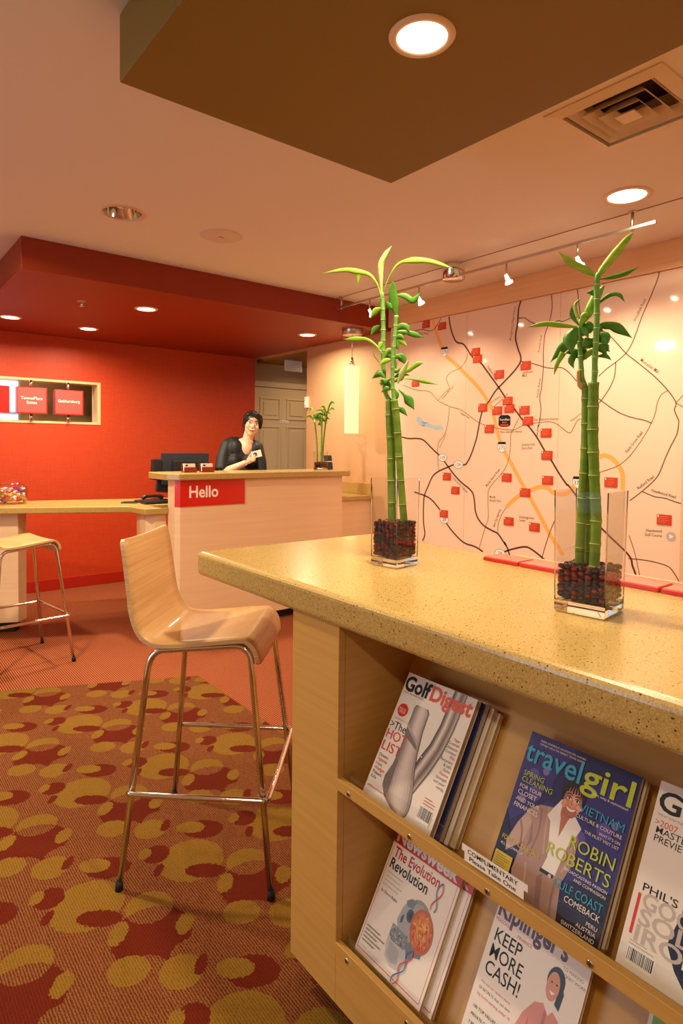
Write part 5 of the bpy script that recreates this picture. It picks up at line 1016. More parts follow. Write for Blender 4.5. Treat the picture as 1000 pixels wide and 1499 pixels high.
# lower shelf, left: two copies of the news weekly
def newsweek(y, back, label):
    g = magazine(PL, y, 0.214, 0.278, 0.010, back, 'cover_white', label, 'copies of the news weekly')
    g.rect(0, 0, 1, 1, 'ink_cover'); g.rect(0, 0.885, 1, 1, 'ink_red')
    g.rect(0.02, 0.03, 0.026, 0.88, 'ink_red'); g.rect(0.965, 0.03, 0.971, 0.88, 'ink_red'); g.rect(0.02, 0.03, 0.971, 0.036, 'ink_red')
    ptext(g, 'Newsweek', 0.03, 0.905, 'white_print', width=0.92, size=0.14, bold=0.035)
    ptext(g, 'The Evolution', 0.06, 0.785, 'ink_crimson', width=0.70, size=0.115, bold=0.02); ptext(g, 'Revolution', 0.06, 0.69, 'ink_black', width=0.58, size=0.115, bold=0.02)
    lines(g, 0.06, 0.42, 0.55, 0.65, 4, 'ink_pale', seed=4); ptext(g, 'By Sharon Begley', 0.07, 0.495, 'ink_black', width=0.26, bold=0.01)
    g.poly([(0.37, 0.33), (0.36, 0.22), (0.40, 0.13), (0.50, 0.085), (0.62, 0.10), (0.70, 0.17), (0.72, 0.28), (0.66, 0.36)], g.ink((196, 192, 186)))
    g.poly([(0.40, 0.24), (0.42, 0.15), (0.50, 0.11), (0.58, 0.13), (0.56, 0.22)], g.ink((172, 172, 172)))
    g.blob(0.66, 0.44, 0.215, 0.185, (150, 148, 146), (214, 208, 200), 6, -0.5, 0.0, 0.02)
    g.poly([(0.40, 0.40), (0.42, 0.50), (0.47, 0.585), (0.55, 0.605), (0.60, 0.56), (0.60, 0.42), (0.56, 0.34), (0.46, 0.33)], g.ink((166, 168, 172)))
    g.poly([(0.44, 0.56), (0.50, 0.60), (0.57, 0.60), (0.55, 0.54), (0.47, 0.53)], g.ink((120, 126, 136)))
    g.blob(0.545, 0.485, 0.052, 0.048, (88, 92, 104), (44, 46, 60), 5); g.poly([(0.44, 0.44), (0.47, 0.47), (0.475, 0.41), (0.445, 0.39)], g.ink((74, 78, 90)))
    g.poly([(0.37, 0.36), (0.58, 0.345), (0.64, 0.30), (0.60, 0.25), (0.42, 0.245), (0.365, 0.28)], g.ink((132, 136, 144)))
    rt_ = random.Random(12)
    for i in range(34):
        u, v = rt_.uniform(0.38, 0.60), rt_.uniform(0.255, 0.345); g.ell(u, v, 0.010, 0.007, g.ink(rt_.choice([(90, 94, 104), (170, 170, 174), (112, 116, 126), (196, 194, 190)])), 8)
    g.poly([(0.60, 0.30), (0.66, 0.34), (0.80, 0.34), (0.82, 0.28), (0.74, 0.26), (0.70, 0.22), (0.66, 0.22)], g.ink((120, 124, 134)))
    g.blob(0.735, 0.445, 0.165, 0.14, (196, 96, 20), (244, 186, 70), 6, -0.6, 0.01, 0.02)
    r = random.Random(3)
    for i in range(70):
        a = r.uniform(0, 6.28); q = r.uniform(0, 1) ** .5
        g.ell(0.735 + 0.14 * q * math.cos(a), 0.445 + 0.12 * q * math.sin(a), 0.018, 0.008, r.choice(['ink_red', 'ink_yellow', 'ink_orange', 'ink_coral']), 8, r.uniform(0, 3))
    for ph, c_ in ((0, 'ink_red'), (math.pi, 'ink_blue')):
        g.curve([(0.72 - 0.12 * t_ / 10 + 0.035 * math.sin(t_ * 0.9 + ph), 0.30 - 0.29 * t_ / 10) for t_ in range(11)], 0.011, c_, 4)
        g.curve([(0.80 + 0.035 * math.sin(t_ * 0.9 + ph) - 0.02 * t_ / 6, 0.84 - 0.22 * t_ / 6) for t_ in range(7)], 0.010, c_, 4)
    lines(g, 0.06, 0.36, 0.10, 0.21, 5, 'ink_grey', seed=8)
    g.done('cover_print', g.root)
newsweek(1.082, 0.012, 'rear copy of the red bannered news weekly, peeking out on the right')
newsweek(1.106, 0.0, 'front copy of the red bannered news weekly with a skull picture')
# lower shelf, middle: finance monthly
g = magazine(PL, 0.797, 0.212, 0.286, 0.010, 0.004, 'cover_white', 'white finance magazine headed KEEP MORE CASH, middle of the lower shelf')
g.rect(0, 0, 1, 1, 'ink_cover')
ptext(g, "Kiplinger's", 0.02, 0.875, 'ink_maroon', width=0.76, size=0.175, bold=0.03); ptext(g, 'PERSONAL', 0.02, 0.835, 'ink_crimson', width=0.19, bold=0.01); ptext(g, 'FINANCE', 0.28, 0.815, 'ink_crimson', width=0.16, bold=0.01)
for i, (s_, w_) in enumerate((('KEEP', .30), ('MORE', .36), ('CASH!', .38))): ptext(g, s_, 0.06, 0.715 - i * 0.105, 'ink_black', width=w_, size=0.12, bold=0.006)
ptext(g, 'TO MAKING', 0.76, 0.83, 'ink_grey', width=0.20); ptext(g, 'MONEY WORK', 0.76, 0.795, 'ink_grey', width=0.235)
for i, s_ in enumerate(('We and our readers share', '50 SECRETS that can save', 'big bucks-starting today! 10')): ptext(g, s_, 0.06, 0.44 - i * 0.04, ('ink_crimson', 'ink_black', 'ink_crimson')[i], width=(.33, .35, .37)[i])
for i, s_ in enumerate(('100 TOP VALUES IN', 'PRIVATE COLLEGES', '7 BEST NEW FUNDS')): ptext(g, s_, 0.06, 0.28 - i * 0.05, 'ink_black', width=0.30, bold=0.012)
g.poly([(0.46, 0.0), (0.52, 0.22), (0.46, 0.30), (0.52, 0.46), (0.60, 0.56), (0.72, 0.60), (0.84, 0.55), (0.90, 0.40), (0.92, 0.20), (0.86, 0.0)], 'ink_pink')
g.poly([(0.56, 0.26), (0.58, 0.46), (0.62, 0.36), (0.60, 0.2)], 'ink_pink2'); g.poly([(0.82, 0.24), (0.84, 0.44), (0.87, 0.30)], 'ink_pink2'); g.poly([(0.70, 0.56), (0.71, 0.18), (0.725, 0.18), (0.73, 0.56)], 'ink_pink2')
g.poly([(0.66, 0.60), (0.72, 0.64), (0.79, 0.60), (0.74, 0.54)], 'ink_shirt'); g.ell(0.735, 0.74, 0.085, 0.085, 'ink_hair'); g.poly([(0.78, 0.78), (0.83, 0.70), (0.82, 0.60), (0.77, 0.62)], 'ink_hair'); g.ell(0.72, 0.705, 0.062, 0.085, 'ink_skin')
for u in (0.70, 0.75): g.ell(u, 0.725, 0.010, 0.006, 'ink_hair')
g.poly([(0.695, 0.675), (0.755, 0.675), (0.725, 0.655)], 'white_print')
g.poly([(0.38, 0.0), (0.40, 0.18), (0.62, 0.12), (0.64, 0.0)], 'ink_pale')
g.done('cover_print', g.root)
g = magazine(PL, 0.478, 0.212, 0.276, 0.010, 0.004, 'cover_white', 'white and green magazine at the bottom right corner, lower shelf')
g.rect(0, 0, 1, 1, 'ink_cover'); g.rect(0.03, 0.86, 0.9, 0.98, 'ink_green'); g.done('cover_print', g.root)
# ------------------------------------------------------------------ vases and bamboo
def leaf_mat(name, a, b):
    m = mat(name, a, 0.5, spec=0.35, grain=((6, 6, 30), b, 0.2))
    m.node_tree.nodes['Principled BSDF'].inputs['Subsurface Weight'].default_value = 0.0
    return m
leaf_mat('leaf_green', (88, 142, 36), (58, 110, 26)); leaf_mat('leaf_lime', (150, 178, 48), (104, 150, 36))
leaf_mat('leaf_pale', (214, 222, 150), (176, 200, 110)); leaf_mat('leaf_variegated', (190, 200, 60), (84, 146, 40))
leaf_mat('cane_green', (122, 150, 42), (84, 120, 28)); mat('cane_node', (176, 180, 104), 0.5); leaf_mat('shoot_green', (124, 168, 76), (86, 140, 48))
mat('leaf_dry', (190, 150, 84), 0.6)
mat('pebble', (40, 6, 12), 0.10, coat=0.5); mat('pebble_red', (112, 12, 20), 0.10, coat=0.5); mat('pebble_plum', (58, 20, 44), 0.08, coat=0.5)
def sq(c, a, h, z):
    ca, sa = math.cos(a), math.sin(a)
    return [(c[0] + ca * x - sa * y, c[1] + sa * x + ca * y, z) for x, y in ((-h, -h), (h, -h), (h, h), (-h, h))]
def vase(cx, cy, z, a, hb, ht, H, base, wl, pl, label, seed, pr=0.0085, npeb=150):
    t = thing('glass_vase', label, 'vase', (cx, cy, z), group='square glass vases')
    c = (cx, cy); w = 0.0042 * hb / 0.05
    loops = [sq(c, a, hb, z + base + 0.0002), sq(c, a, ht, z + H), sq(c, a, ht - w, z + H), sq(c, a, hb - w * 1.1, z + base + 0.004)]
    m = MB(); vs = [p for l in loops for p in l]; fs = []
    for i in range(3):
        for k in range(4): fs.append((i * 4 + k, i * 4 + (k + 1) % 4, i * 4 + 4 + (k + 1) % 4, i * 4 + 4 + k))
    m.add(vs, fs); m.build('glass_body', 'clear_glass', t)
    m = MB(); l0 = sq(c, a, hb - 0.003, z + 0.0005); l1 = sq(c, a, hb, z + 0.004); l2 = sq(c, a, hb, z + base)
    m.add(l0 + l1 + l2, [(3, 2, 1, 0), (8, 9, 10, 11)] + [(i * 4 + k, i * 4 + (k + 1) % 4, i * 4 + 4 + (k + 1) % 4, i * 4 + 4 + k) for i in range(2) for k in range(4)]); m.build('glass_base', 'solid_glass', t, bevel=0.001)
    for k in range(4):
        p, q = sq(c, a, hb - 0.0012, z + base)[k], sq(c, a, ht - 0.0012, z + H)[k]
        MB().tube([p, q], 0.0013, 6).build('glass_edge', 'solid_glass', t)
    m = MB(); hi = hb - w + (ht - hb) * wl / H; m.add(sq(c, a, hi, z + wl), [(0, 1, 2, 3)]); m.build('water', 'water', t)
    r = random.Random(seed); m = MB(); ih = hb - w * 0.6 - pr * 0.9; ca, sa = math.cos(a), math.sin(a)
    n = 0; layers = max(1, int((pl - base) / (pr * 1.2)))
    per = max(3, int(2 * ih / (pr * 1.35)))
    for L in range(layers):
        zz = z + base + pr + L * pr * 1.17
        for i in range(per):
            for j in range(per):
                if 0 < i < per - 1 and 0 < j < per - 1 and L < layers - 2: continue
                x = -ih + 2 * ih * i / (per - 1) + r.uniform(-.12, .12) * pr * (0 < i < per - 1); y = -ih + 2 * ih * j / (per - 1) + r.uniform(-.12, .12) * pr * (0 < j < per - 1)
                q = Matrix.Rotation(r.uniform(0, 6), 3, 'Z') @ Matrix.Rotation(r.uniform(-.6, .6), 3, 'X')
                m.ball((cx + ca * x - sa * y, cy + sa * x + ca * y, zz + r.uniform(-.35, .5) * pr), (pr * r.uniform(.85, 1.1), pr * r.uniform(.85, 1.1), pr * r.uniform(.6, .9)), 8, 5, r.choice((0, 0, 1, 1, 2)), q)
    inn = max(0.01, ih - pr * 0.25)
    m.prism([(p[0], p[1]) for p in sq(c, a, inn, 0)], z + base + 0.002, z + base + (pl - base) * 0.8)
    o = m.build('pebbles', ['pebble', 'pebble_red', 'pebble_plum'], t); o['kind'] = 'stuff'; o['label'] = 'dark red glass pebbles under water'
    return t
vase(1.254, 1.319, ZC1, math.radians(6), 0.0485, 0.051, 0.255, 0.026, 0.130, 0.128, 'square glass vase of dark red pebbles with two bamboo canes, left on the stone counter', 2)
vase(1.237, 0.698, ZC1, math.radians(8), 0.0535, 0.0565, 0.258, 0.026, 0.129, 0.100, 'square glass vase of dark red pebbles with three bamboo canes, right on the stone counter', 3)
vase(3.31, 4.45, 1.207, 0.2, 0.045, 0.046, 0.16, 0.018, 0.075, 0.07, 'small square glass vase with thin bamboo on the reception desk', 4, 0.010)

def cane_mesh(path, r, step=0.052, seed=0):
    pts = smooth_path(path, 6); m = MB(); rs = []; L = [0]
    for i in range(1, len(pts)): L.append(L[-1] + (pts[i] - pts[i - 1]).length)
    N = max(8, int(L[-1] / 0.006)); dense = []
    for k in range(N + 1):
        s = L[-1] * k / N; i = 0
        while i < len(L) - 2 and L[i + 1] < s: i += 1
        t = (s - L[i]) / max(1e-9, L[i + 1] - L[i]); dense.append(pts[i].lerp(pts[i + 1], min(1, max(0, t))))
        ph = ((s + seed * 0.017) % step) / step; d = min(ph, 1 - ph) * step
        rs.append(r * (1.0 + 0.10 * math.exp(-(d / 0.004) ** 2) - 0.03 * math.exp(-((d - 0.012) / 0.006) ** 2)))
    m.tube(dense, rs, 14)
    s = step - (seed * 0.017) % step
    while s < L[-1] - 0.004:
        k = s / L[-1] * N; i = min(N - 1, int(k)); p = dense[i].lerp(dense[i + 1], k - i); d = (dense[i + 1] - dense[i]).normalized()
        m.tube([p - d * 0.0009, p + d * 0.0009], r * 1.13, 14, True, 1); s += step
    return m
def leaf_mesh(path, ws, fold=0.10):
    pts = smooth_path(path, 5); n = len(pts); m = MB(); vs = []
    view = Vector((pts[0].x, pts[0].y, 0)).normalized()
    for i, p in enumerate(pts):
        t = i / (n - 1) * (len(ws) - 1); k = min(len(ws) - 2, int(t)); fr = t - k; fr = fr * fr * (3 - 2 * fr)
        w = ws[k] * (1 - fr) + ws[k + 1] * fr
        d = (pts[min(i + 1, n - 1)] - pts[max(i - 1, 0)]).normalized(); sd = d.cross(view)
        sd = sd.normalized() if sd.length > 1e-6 else Vector((0, 0, 1))
        up = sd.cross(d).normalized()
        vs += [p - sd * w / 2 + up * w * fold, p - sd * w * 0.25 + up * w * fold * 0.4, p, p + sd * w * 0.25 + up * w * fold * 0.4, p + sd * w / 2 + up * w * fold]
    top = len(vs); vs += [v - view * -0.0006 for v in vs]
    fs = []
    for i in range(n - 1):
        for k in range(4):
            a = i * 5 + k
            fs += [(a, a + 1, a + 6, a + 5), (top + a, top + a + 5, top + a + 6, top + a + 1)]
        fs += [(i * 5, i * 5 + 5, top + i * 5 + 5, top + i * 5), (i * 5 + 4, top + i * 5 + 4, top + i * 5 + 9, i * 5 + 9)]
    m.add(vs, fs, 0, True)
    return m
def bamboo(key, leaves, labels):
    roots = []
    for k, (_, path, r) in enumerate(CANES[key]):
        t = thing('lucky_bamboo', labels[k], 'bamboo', path[0], group='bamboo canes'); roots.append(t)
        cane_mesh(path, r, (0.064 if key == 'L' else 0.048) + 0.005 * k, k + 1).build('cane', ['cane_green', 'cane_node'], t)
        if k < len(CANES[key + 's']):
            sp = CANES[key + 's'][k]; n_ = (len(sp) - 1) * 6 + 1
            cane_mesh(sp, r * 0.55, 0.03, k).build('shoot', ['shoot_green', 'cane_node'], t)
    for st_, kind, path, ws in leaves:
        leaf_mesh(path, ws).build('leaf', 'leaf_' + kind, roots[st_])
    return roots
bamboo('L', LEAVES_A, ('taller bamboo cane with a pale top spear, left vase', 'shorter leafy bamboo cane on the right of the left vase'))
rt = bamboo('R', LEAVES_B, ('front bamboo cane with long striped top leaves, right vase', 'leftmost bamboo cane with a dry stub, right vase', 'short leafless bamboo cane behind the others, right vase'))
stub = CANES['R'][1][1][-1]
MB().tube(smooth_path([(stub[0] - 0.012, stub[1] + 0.012, stub[2] + 0.035), (stub[0] - 0.011, stub[1] + 0.011, stub[2] + 0.01), (stub[0] - 0.002, stub[1] + 0.003, stub[2] - 0.004), (stub[0] + 0.012, stub[1] - 0.012, stub[2])], 4), [0.004] * 5 + [0.006] * 8, 8).build('dry_sheath', 'leaf_dry', rt[1])
rnd = random.Random(21)
for k, (dx, dy, top, nm) in enumerate(((-0.028, 0.012, 1.70, 'left'), (0.0, -0.012, 1.68, 'middle'), (0.022, 0.0, 1.72, 'right'))):
    bx, by = 3.31 + dx, 4.45 + dy
    t = thing('lucky_bamboo', 'thin %s bamboo stem in the small vase on the reception desk' % nm, 'bamboo', (bx, by, 1.24), group='thin bamboo on the desk')
    lean = -0.02 + 0.02 * k
    cane_mesh([(bx, by, 1.24), (bx + lean * 0.4, by, 1.45), (bx + lean * 1.4, by - lean, top)], 0.0075, 0.07, k).build('cane', ['shoot_green', 'cane_node'], t)
    for j in range(9 if k != 1 else 4):
        a = rnd.uniform(0, 6.28); z0 = top - rnd.uniform(0, 0.10); L = rnd.uniform(0.06, 0.12); u = rnd.uniform(-0.04, 0.09)
        p0 = (bx + lean * 1.4, by - lean, z0); p1 = (p0[0] + L * 0.5 * math.cos(a), p0[1] + L * 0.5 * math.sin(a), z0 + u * 0.9 + 0.02); p2 = (p0[0] + L * math.cos(a), p0[1] + L * math.sin(a), z0 + u)
        leaf_mesh([p0, p1, p2], [0.006, 0.022, 0.002]).build('leaf', rnd.choice(['leaf_lime', 'leaf_green', 'leaf_variegated']), t)

# ------------------------------------------------------------------ the woman behind the desk
mat('skin', (236, 186, 158), 0.45, sss=0.1); mat('black_dress', (20, 22, 28), 0.6, bump=0.3, bscale=300); mat('hair_dark', (20, 14, 14), 0.35, grain=((200, 200, 8), (42, 26, 20), 0.2))
mat('eye_white', (240, 236, 230), 0.3); mat('eye_dark', (26, 16, 12), 0.2); mat('lips', (176, 74, 66), 0.4); mat('lace', (70, 64, 58), 0.8); mat('teeth', (246, 240, 232), 0.3)
wc = Vector((2.80, 4.95, 0)); fr = Vector((-0.492, -0.871, 0)); rr_ = Vector((0.871, -0.492, 0))
def P(r, z, f=0.0): return wc + rr_ * r + fr * f + Vector((0, 0, z))
def axes(r, u, f): return Matrix((r, f, u)).transposed()
body_ax = axes(rr_, Vector((0, 0, 1)), fr)
wo = thing('person', 'dark haired woman in a black top behind the desk holding a white card', 'person', tuple(wc))
def remesh(o, vox, it=6):
    md = o.modifiers.new('remesh', 'REMESH'); md.mode = 'VOXEL'; md.voxel_size = vox; md.use_smooth_shade = True
    sm = o.modifiers.new('smooth', 'SMOOTH'); sm.factor = 0.5; sm.iterations = it
    return o
tilt = math.radians(11)
hu = (Vector((0, 0, 1)) * math.cos(tilt) + rr_ * math.sin(tilt)).normalized(); hf = (fr + Vector((0, 0, -0.05)) + rr_ * 0.08); hf = (hf - hu * hf.dot(hu)).normalized(); hr = hf.cross(hu) * -1
if hr.dot(rr_) < 0: hr = -hr
hc = P(0.085, 1.610, 0.03); hm = axes(hr, hu, hf)
def Hd(r, u, f): return hc + hr * r + hu * u + hf * f
m = MB()
m.ball(Hd(0, 0.022, -0.012), (0.072, 0.086, 0.088), 18, 12, 0, hm)
m.ball(Hd(0, -0.035, 0.024), (0.060, 0.058, 0.072), 16, 10, 0, hm)
m.ball(Hd(0, -0.086, 0.046), (0.030, 0.026, 0.024), 12, 8, 0, hm)
m.ball(Hd(0, -0.018, 0.082), (0.012, 0.018, 0.022), 10, 8, 0, hm); m.ball(Hd(0, -0.026, 0.092), (0.014, 0.012, 0.011), 10, 8, 0, hm)
for s_ in (-1, 1):
    m.ball(Hd(s_ * 0.034, -0.026, 0.060), (0.024, 0.020, 0.022), 10, 8, 0, hm); m.ball(Hd(s_ * 0.074, -0.010, -0.010), (0.010, 0.018, 0.028), 10, 8, 0, hm)
m.tube([Hd(0, -0.05, -0.02), P(0.045, 1.47, 0.0), P(0.015, 1.40, -0.005)], [0.050, 0.046, 0.062], 16)
m.ball(P(0.02, 1.425, 0.010), (0.090, 0.062, 0.060), 18, 12, 0, body_ax); m.ball(P(0.038, 1.385, 0.050), (0.058, 0.052, 0.080), 16, 10, 0, body_ax)
# right forearm, hand and fingers (image left), left arm hidden behind the desk
el = P(-0.165, 1.165, 0.10); wr = P(0.030, 1.268, 0.27)
m.tube([el, el.lerp(wr, 0.35), el.lerp(wr, 0.75), wr], [0.040, 0.041, 0.030, 0.024], 14)
pd_ = (wr - el).normalized(); palm = wr + pd_ * 0.05 + Vector((0, 0, 0.008))
m.ball(palm, (0.047, 0.020, 0.034), 14, 8, 0, axes(pd_, Vector((0, 0, 1)), pd_.cross(Vector((0, 0, 1))).normalized()))
for i in range(4):
    b0 = palm + pd_ * 0.030 + Vector((0, 0, 0.022 - 0.015 * i)); L = (0.030, 0.034, 0.031, 0.025)[i]
    b1 = b0 + pd_ * L + fr * 0.012; b2 = b1 + fr * 0.020 - pd_ * 0.004 + Vector((0, 0, 0.002)); b3 = b2 - pd_ * 0.022 + fr * 0.004
    m.tube([b0, b1, b2, b3], [0.0092, 0.0088, 0.008, 0.007], 10)
th0 = palm - pd_ * 0.015 + Vector((0, 0, 0.026)) + fr * 0.010; th1 = th0 + pd_ * 0.030 + Vector((0, 0, 0.016)) + fr * 0.012; th2 = th1 + pd_ * 0.030 + Vector((0, 0, 0.002)) + fr * 0.008
m.tube([th0, th1, th2], [0.0115, 0.0100, 0.008], 10)
bo = remesh(m.build('body', 'skin', wo), 0.0045, 4)
# clothing
m = MB()
m.ball(P(-0.005, 1.325, -0.012), (0.165, 0.105, 0.150), 20, 14, 0, body_ax); m.ball(P(0.0, 1.12, 0.0), (0.150, 0.105, 0.18), 18, 12, 0, body_ax)
m.ball(P(0.0, 0.93, 0.0), (0.175, 0.12, 0.17), 18, 12, 0, body_ax)
m.tube([P(-0.045, 1.462, -0.008), P(-0.085, 1.452, -0.004), P(-0.125, 1.428, 0.0)], [0.034, 0.046, 0.056], 14); m.ball(P(-0.045, 1.462, -0.008), 0.034, 14, 10); m.ball(P(-0.128, 1.422, 0.0), 0.060, 16, 10)
m.tube([P(0.092, 1.445, -0.010), P(0.115, 1.430, -0.004), P(0.135, 1.408, 0.0)], [0.030, 0.042, 0.050], 14); m.ball(P(0.092, 1.445, -0.010), 0.030, 14, 10); m.ball(P(0.137, 1.402, 0.0), 0.052, 16, 10)
m.ball(P(-0.055, 1.385, 0.045), (0.065, 0.060, 0.085), 14, 10, 0, body_ax); m.ball(P(0.115, 1.375, 0.040), (0.048, 0.055, 0.075), 14, 10, 0, body_ax)
m.tube([P(-0.13, 1.43, 0.0), P(-0.168, 1.30, 0.05), P(-0.178, 1.185, 0.10)], [0.060, 0.064, 0.068], 16)
m.tube([P(0.135, 1.405, 0.0), P(0.165, 1.27, 0.02), P(0.175, 1.12, 0.05)], [0.052, 0.052, 0.050], 16)
for s_ in (-1, 1): m.tube([P(s_ * 0.085, 0.95, 0.0), P(s_ * 0.09, 0.5, 0.0), P(s_ * 0.085, 0.09, -0.01)], [0.105, 0.075, 0.060], 14)
for s_ in (-1, 1): m.ball(P(s_ * 0.065, 1.275, 0.075), (0.062, 0.055, 0.06), 12, 8, 0, body_ax)
dr = remesh(m.build('black_top', 'black_dress', wo), 0.010, 5)
for s_ in (-1, 1):
    MB().ball(P(s_ * 0.085, 0.035, 0.05), (0.042, 0.115, 0.035), 12, 8, 0, body_ax).build('shoe', 'black_plastic', wo)
# hanging hand of the other arm
m = MB(); w0 = P(0.185, 1.13, 0.05); w1 = P(0.15, 0.97, 0.16); m.tube([w0, w1], [0.038, 0.025], 12)
m.ball(w1 + Vector((0, 0, -0.04)), (0.030, 0.018, 0.048), 12, 8, 0, body_ax)
for i in range(4): m.tube([w1 + rr_ * (-0.022 + 0.015 * i) + Vector((0, 0, -0.07)), w1 + rr_ * (-0.022 + 0.015 * i) + Vector((0, 0, -0.11)) + fr * 0.01, w1 + rr_ * (-0.02 + 0.013 * i) + Vector((0, 0, -0.14 - 0.006 * (i in (1, 2)))) + fr * 0.0], [0.009, 0.0085, 0.007], 8)
m.tube([w1 + rr_ * -0.028 + Vector((0, 0, -0.02)), w1 + rr_ * -0.045 + Vector((0, 0, -0.06)) + fr * 0.02, w1 + rr_ * -0.04 + Vector((0, 0, -0.09)) + fr * 0.02], [0.011, 0.010, 0.008], 8)
remesh(m.build('forearm', 'skin', wo), 0.005, 4)
for i in range(26):
    q = random.Random(100 + i); p = P(-0.15 + q.uniform(-0.05, 0.03), 1.22 + q.uniform(0, 0.2), 0)
    a = q.uniform(0, 3)
lace = MB()
for i in range(9):
    for j in range(3):
        t_ = i / 8.0; c0 = P(-0.125, 1.415, 0.0).lerp(P(-0.170, 1.20, 0.09), t_); rad = 0.058 + 0.012 * t_
        dirv = (fr * math.cos((j - 1) * 0.45) + rr_ * math.sin((j - 1) * 0.45)).normalized()
        c1 = c0 + dirv * (rad - 0.002)
        lace.ball(c1, (0.0075, 0.003, 0.0085), 6, 4, 0, axes(dirv.cross(Vector((0, 0, 1))), Vector((0, 0, 1)), dirv))
lace.build('lace_pattern', 'lace', wo)
# hair
m = MB()
m.ball(Hd(0, 0.034, -0.026), (0.088, 0.096, 0.090), 18, 12, 0, hm); m.ball(Hd(0.0, -0.02, -0.055), (0.070, 0.070, 0.075), 16, 10, 0, hm); m.ball(Hd(-0.02, -0.07, -0.085), (0.040, 0.040, 0.05), 12, 8, 0, hm)
# swept fringe and side locks
for k in range(9):
    a = k / 8.0
    m.tube([Hd(-0.018, 0.108, 0.030), Hd(0.020 + 0.045 * a, 0.094 - 0.016 * a, 0.066 - 0.02 * a), Hd(0.060 + 0.018 * a, 0.050 - 0.02 * a, 0.050 - 0.02 * a), Hd(0.080, 0.0 - 0.03 * a, 0.020 - 0.02 * a)], [0.014, 0.014, 0.013, 0.008], 8)
for k in range(6):
    a = k / 5.0
    m.tube([Hd(-0.018, 0.108, 0.030), Hd(-0.052 - 0.01 * a, 0.080, 0.050 - 0.02 * a), Hd(-0.078, 0.030, 0.018 - 0.02 * a), Hd(-0.078, -0.03 - 0.02 * a, 0.004)], [0.014, 0.013, 0.011, 0.006], 8)
remesh(m.build('hair', 'hair_dark', wo), 0.005, 3)
for s_, lb in ((-1, 0), (1, 0)):
    e = MB().ball(Hd(s_ * 0.030, 0.004, 0.0735), (0.0135, 0.006, 0.0062), 10, 6, 0, hm).build('eye', 'eye_white', wo)
    MB().ball(Hd(s_ * 0.030, 0.004, 0.0785), (0.0058, 0.003, 0.0058), 10, 6, 0, hm).build('iris', 'eye_dark', e)
    MB().tube([Hd(s_ * 0.016, 0.012, 0.0785), Hd(s_ * 0.030, 0.0145, 0.079), Hd(s_ * 0.045, 0.010, 0.072)], 0.0022, 6).build('eyelid', 'eye_dark', wo)
    MB().tube([Hd(s_ * 0.012, 0.026, 0.078), Hd(s_ * 0.030, 0.032, 0.077), Hd(s_ * 0.050, 0.024, 0.066)], [0.0034, 0.0036, 0.002], 6).build('eyebrow', 'hair_dark', wo)
MB().tube(smooth_path([Hd(-0.030, -0.050, 0.076), Hd(-0.015, -0.060, 0.088), Hd(0, -0.063, 0.092), Hd(0.015, -0.060, 0.088), Hd(0.030, -0.050, 0.076)], 3), 0.0042, 8).build('lips', 'lips', wo)
MB().tube(smooth_path([Hd(-0.023, -0.049, 0.0815), Hd(0, -0.0535, 0.0925), Hd(0.023, -0.049, 0.0815)], 4), 0.0048, 8).build('teeth', 'teeth', wo)
m = MB()
nk = smooth_path([P(-0.035, 1.455, 0.045), P(-0.03, 1.40, 0.085), P(0.0, 1.34, 0.125), P(0.03, 1.305, 0.14), P(0.06, 1.34, 0.128), P(0.08, 1.40, 0.08), P(0.075, 1.45, 0.04)], 6)
for p in nk[::1]: m.ball(p, 0.0042, 6, 4)
m.build('necklace', mat('bead', (50, 36, 30), 0.3), wo)
# the white card in her hand
cc = palm + pd_ * 0.075 + Vector((0, 0, 0.022)) + fr * 0.020
cu_ = (rr_ * 0.97 + Vector((0, 0, 0.24))).normalized(); cv_ = (Vector((0, 0, 1)) - rr_ * 0.24).normalized(); cn_ = cu_.cross(cv_).normalized()
if cn_.dot(fr) < 0: cn_ = -cn_
cd = MB().obox(cc, cu_, cv_, cn_, 0.043, 0.029, 0.0006).build('key_card', 'paper', origin=tuple(cc)); tag(cd, 'white card with a dark emblem held out by the woman', 'card')
pr = Print(cc - cu_ * 0.043 - cv_ * 0.029, cu_, cv_, cn_); pr.l = 0.0008; pr.ell(0.032, 0.030, 0.017, 0.015, 'ink_dkblue'); pr.ell(0.032, 0.030, 0.011, 0.009, 'ink_violet'); pr.rect(0.018, 0.010, 0.05, 0.014, 'ink_grey'); pr.done('emblem', cd)

# ------------------------------------------------------------------ the area map on the right wall
mat('map_sheet', (246, 212, 184), 0.07, spec=0.5); mat('road_dark', (92, 44, 26), 0.5); mat('road_thin', (112, 60, 34), 0.5); mat('road_pale', (150, 104, 62), 0.5); mat('road_orange', (255, 178, 92), 0.5)
mat('lake', (176, 206, 214), 0.5); mat('map_ink', (104, 74, 52), 0.5); mat('map_ink2', (140, 108, 76), 0.5); mat('tag_red', (206, 62, 22), 0.35); mat('seam', (214, 178, 150), 0.6); mat('emblem_grey', (200, 176, 164), 0.5)
am = thing('area_map', 'wall sized printed road map under the wooden header', 'map', (3.765, 2.78, 0.2))
for a, b_ in ((1.568, 2.371), (2.373, 3.177), (3.179, 4.035)):
    MB().box(3.759, XW - 0.0005, a, b_, 0.2, 2.463).build('panel', 'map_sheet', am, bevel=0.0008)
def mprint(): return Print((3.759, 0, 0), (0, -1, 0), (0, 0, 1), (-1, 0, 0))
lay = {'orange': 0.0002, 'pale': 0.0004, 'thin': 0.0005, 'dark': 0.0007}; wid = {'orange': 0.030, 'pale': 0.0055, 'thin': 0.0062, 'dark': 0.0125}
p = mprint(); p.l = 0.0001; p.poly([(-y, z) for y, z in LAKE], 'lake'); p.done('lake', am)
for kind, pts in ROADS:
    p = mprint(); p.l = lay[kind]; p.curve([(-y, z) for y, z in pts], wid[kind], 'road_' + kind, 6); p.done('road', am)
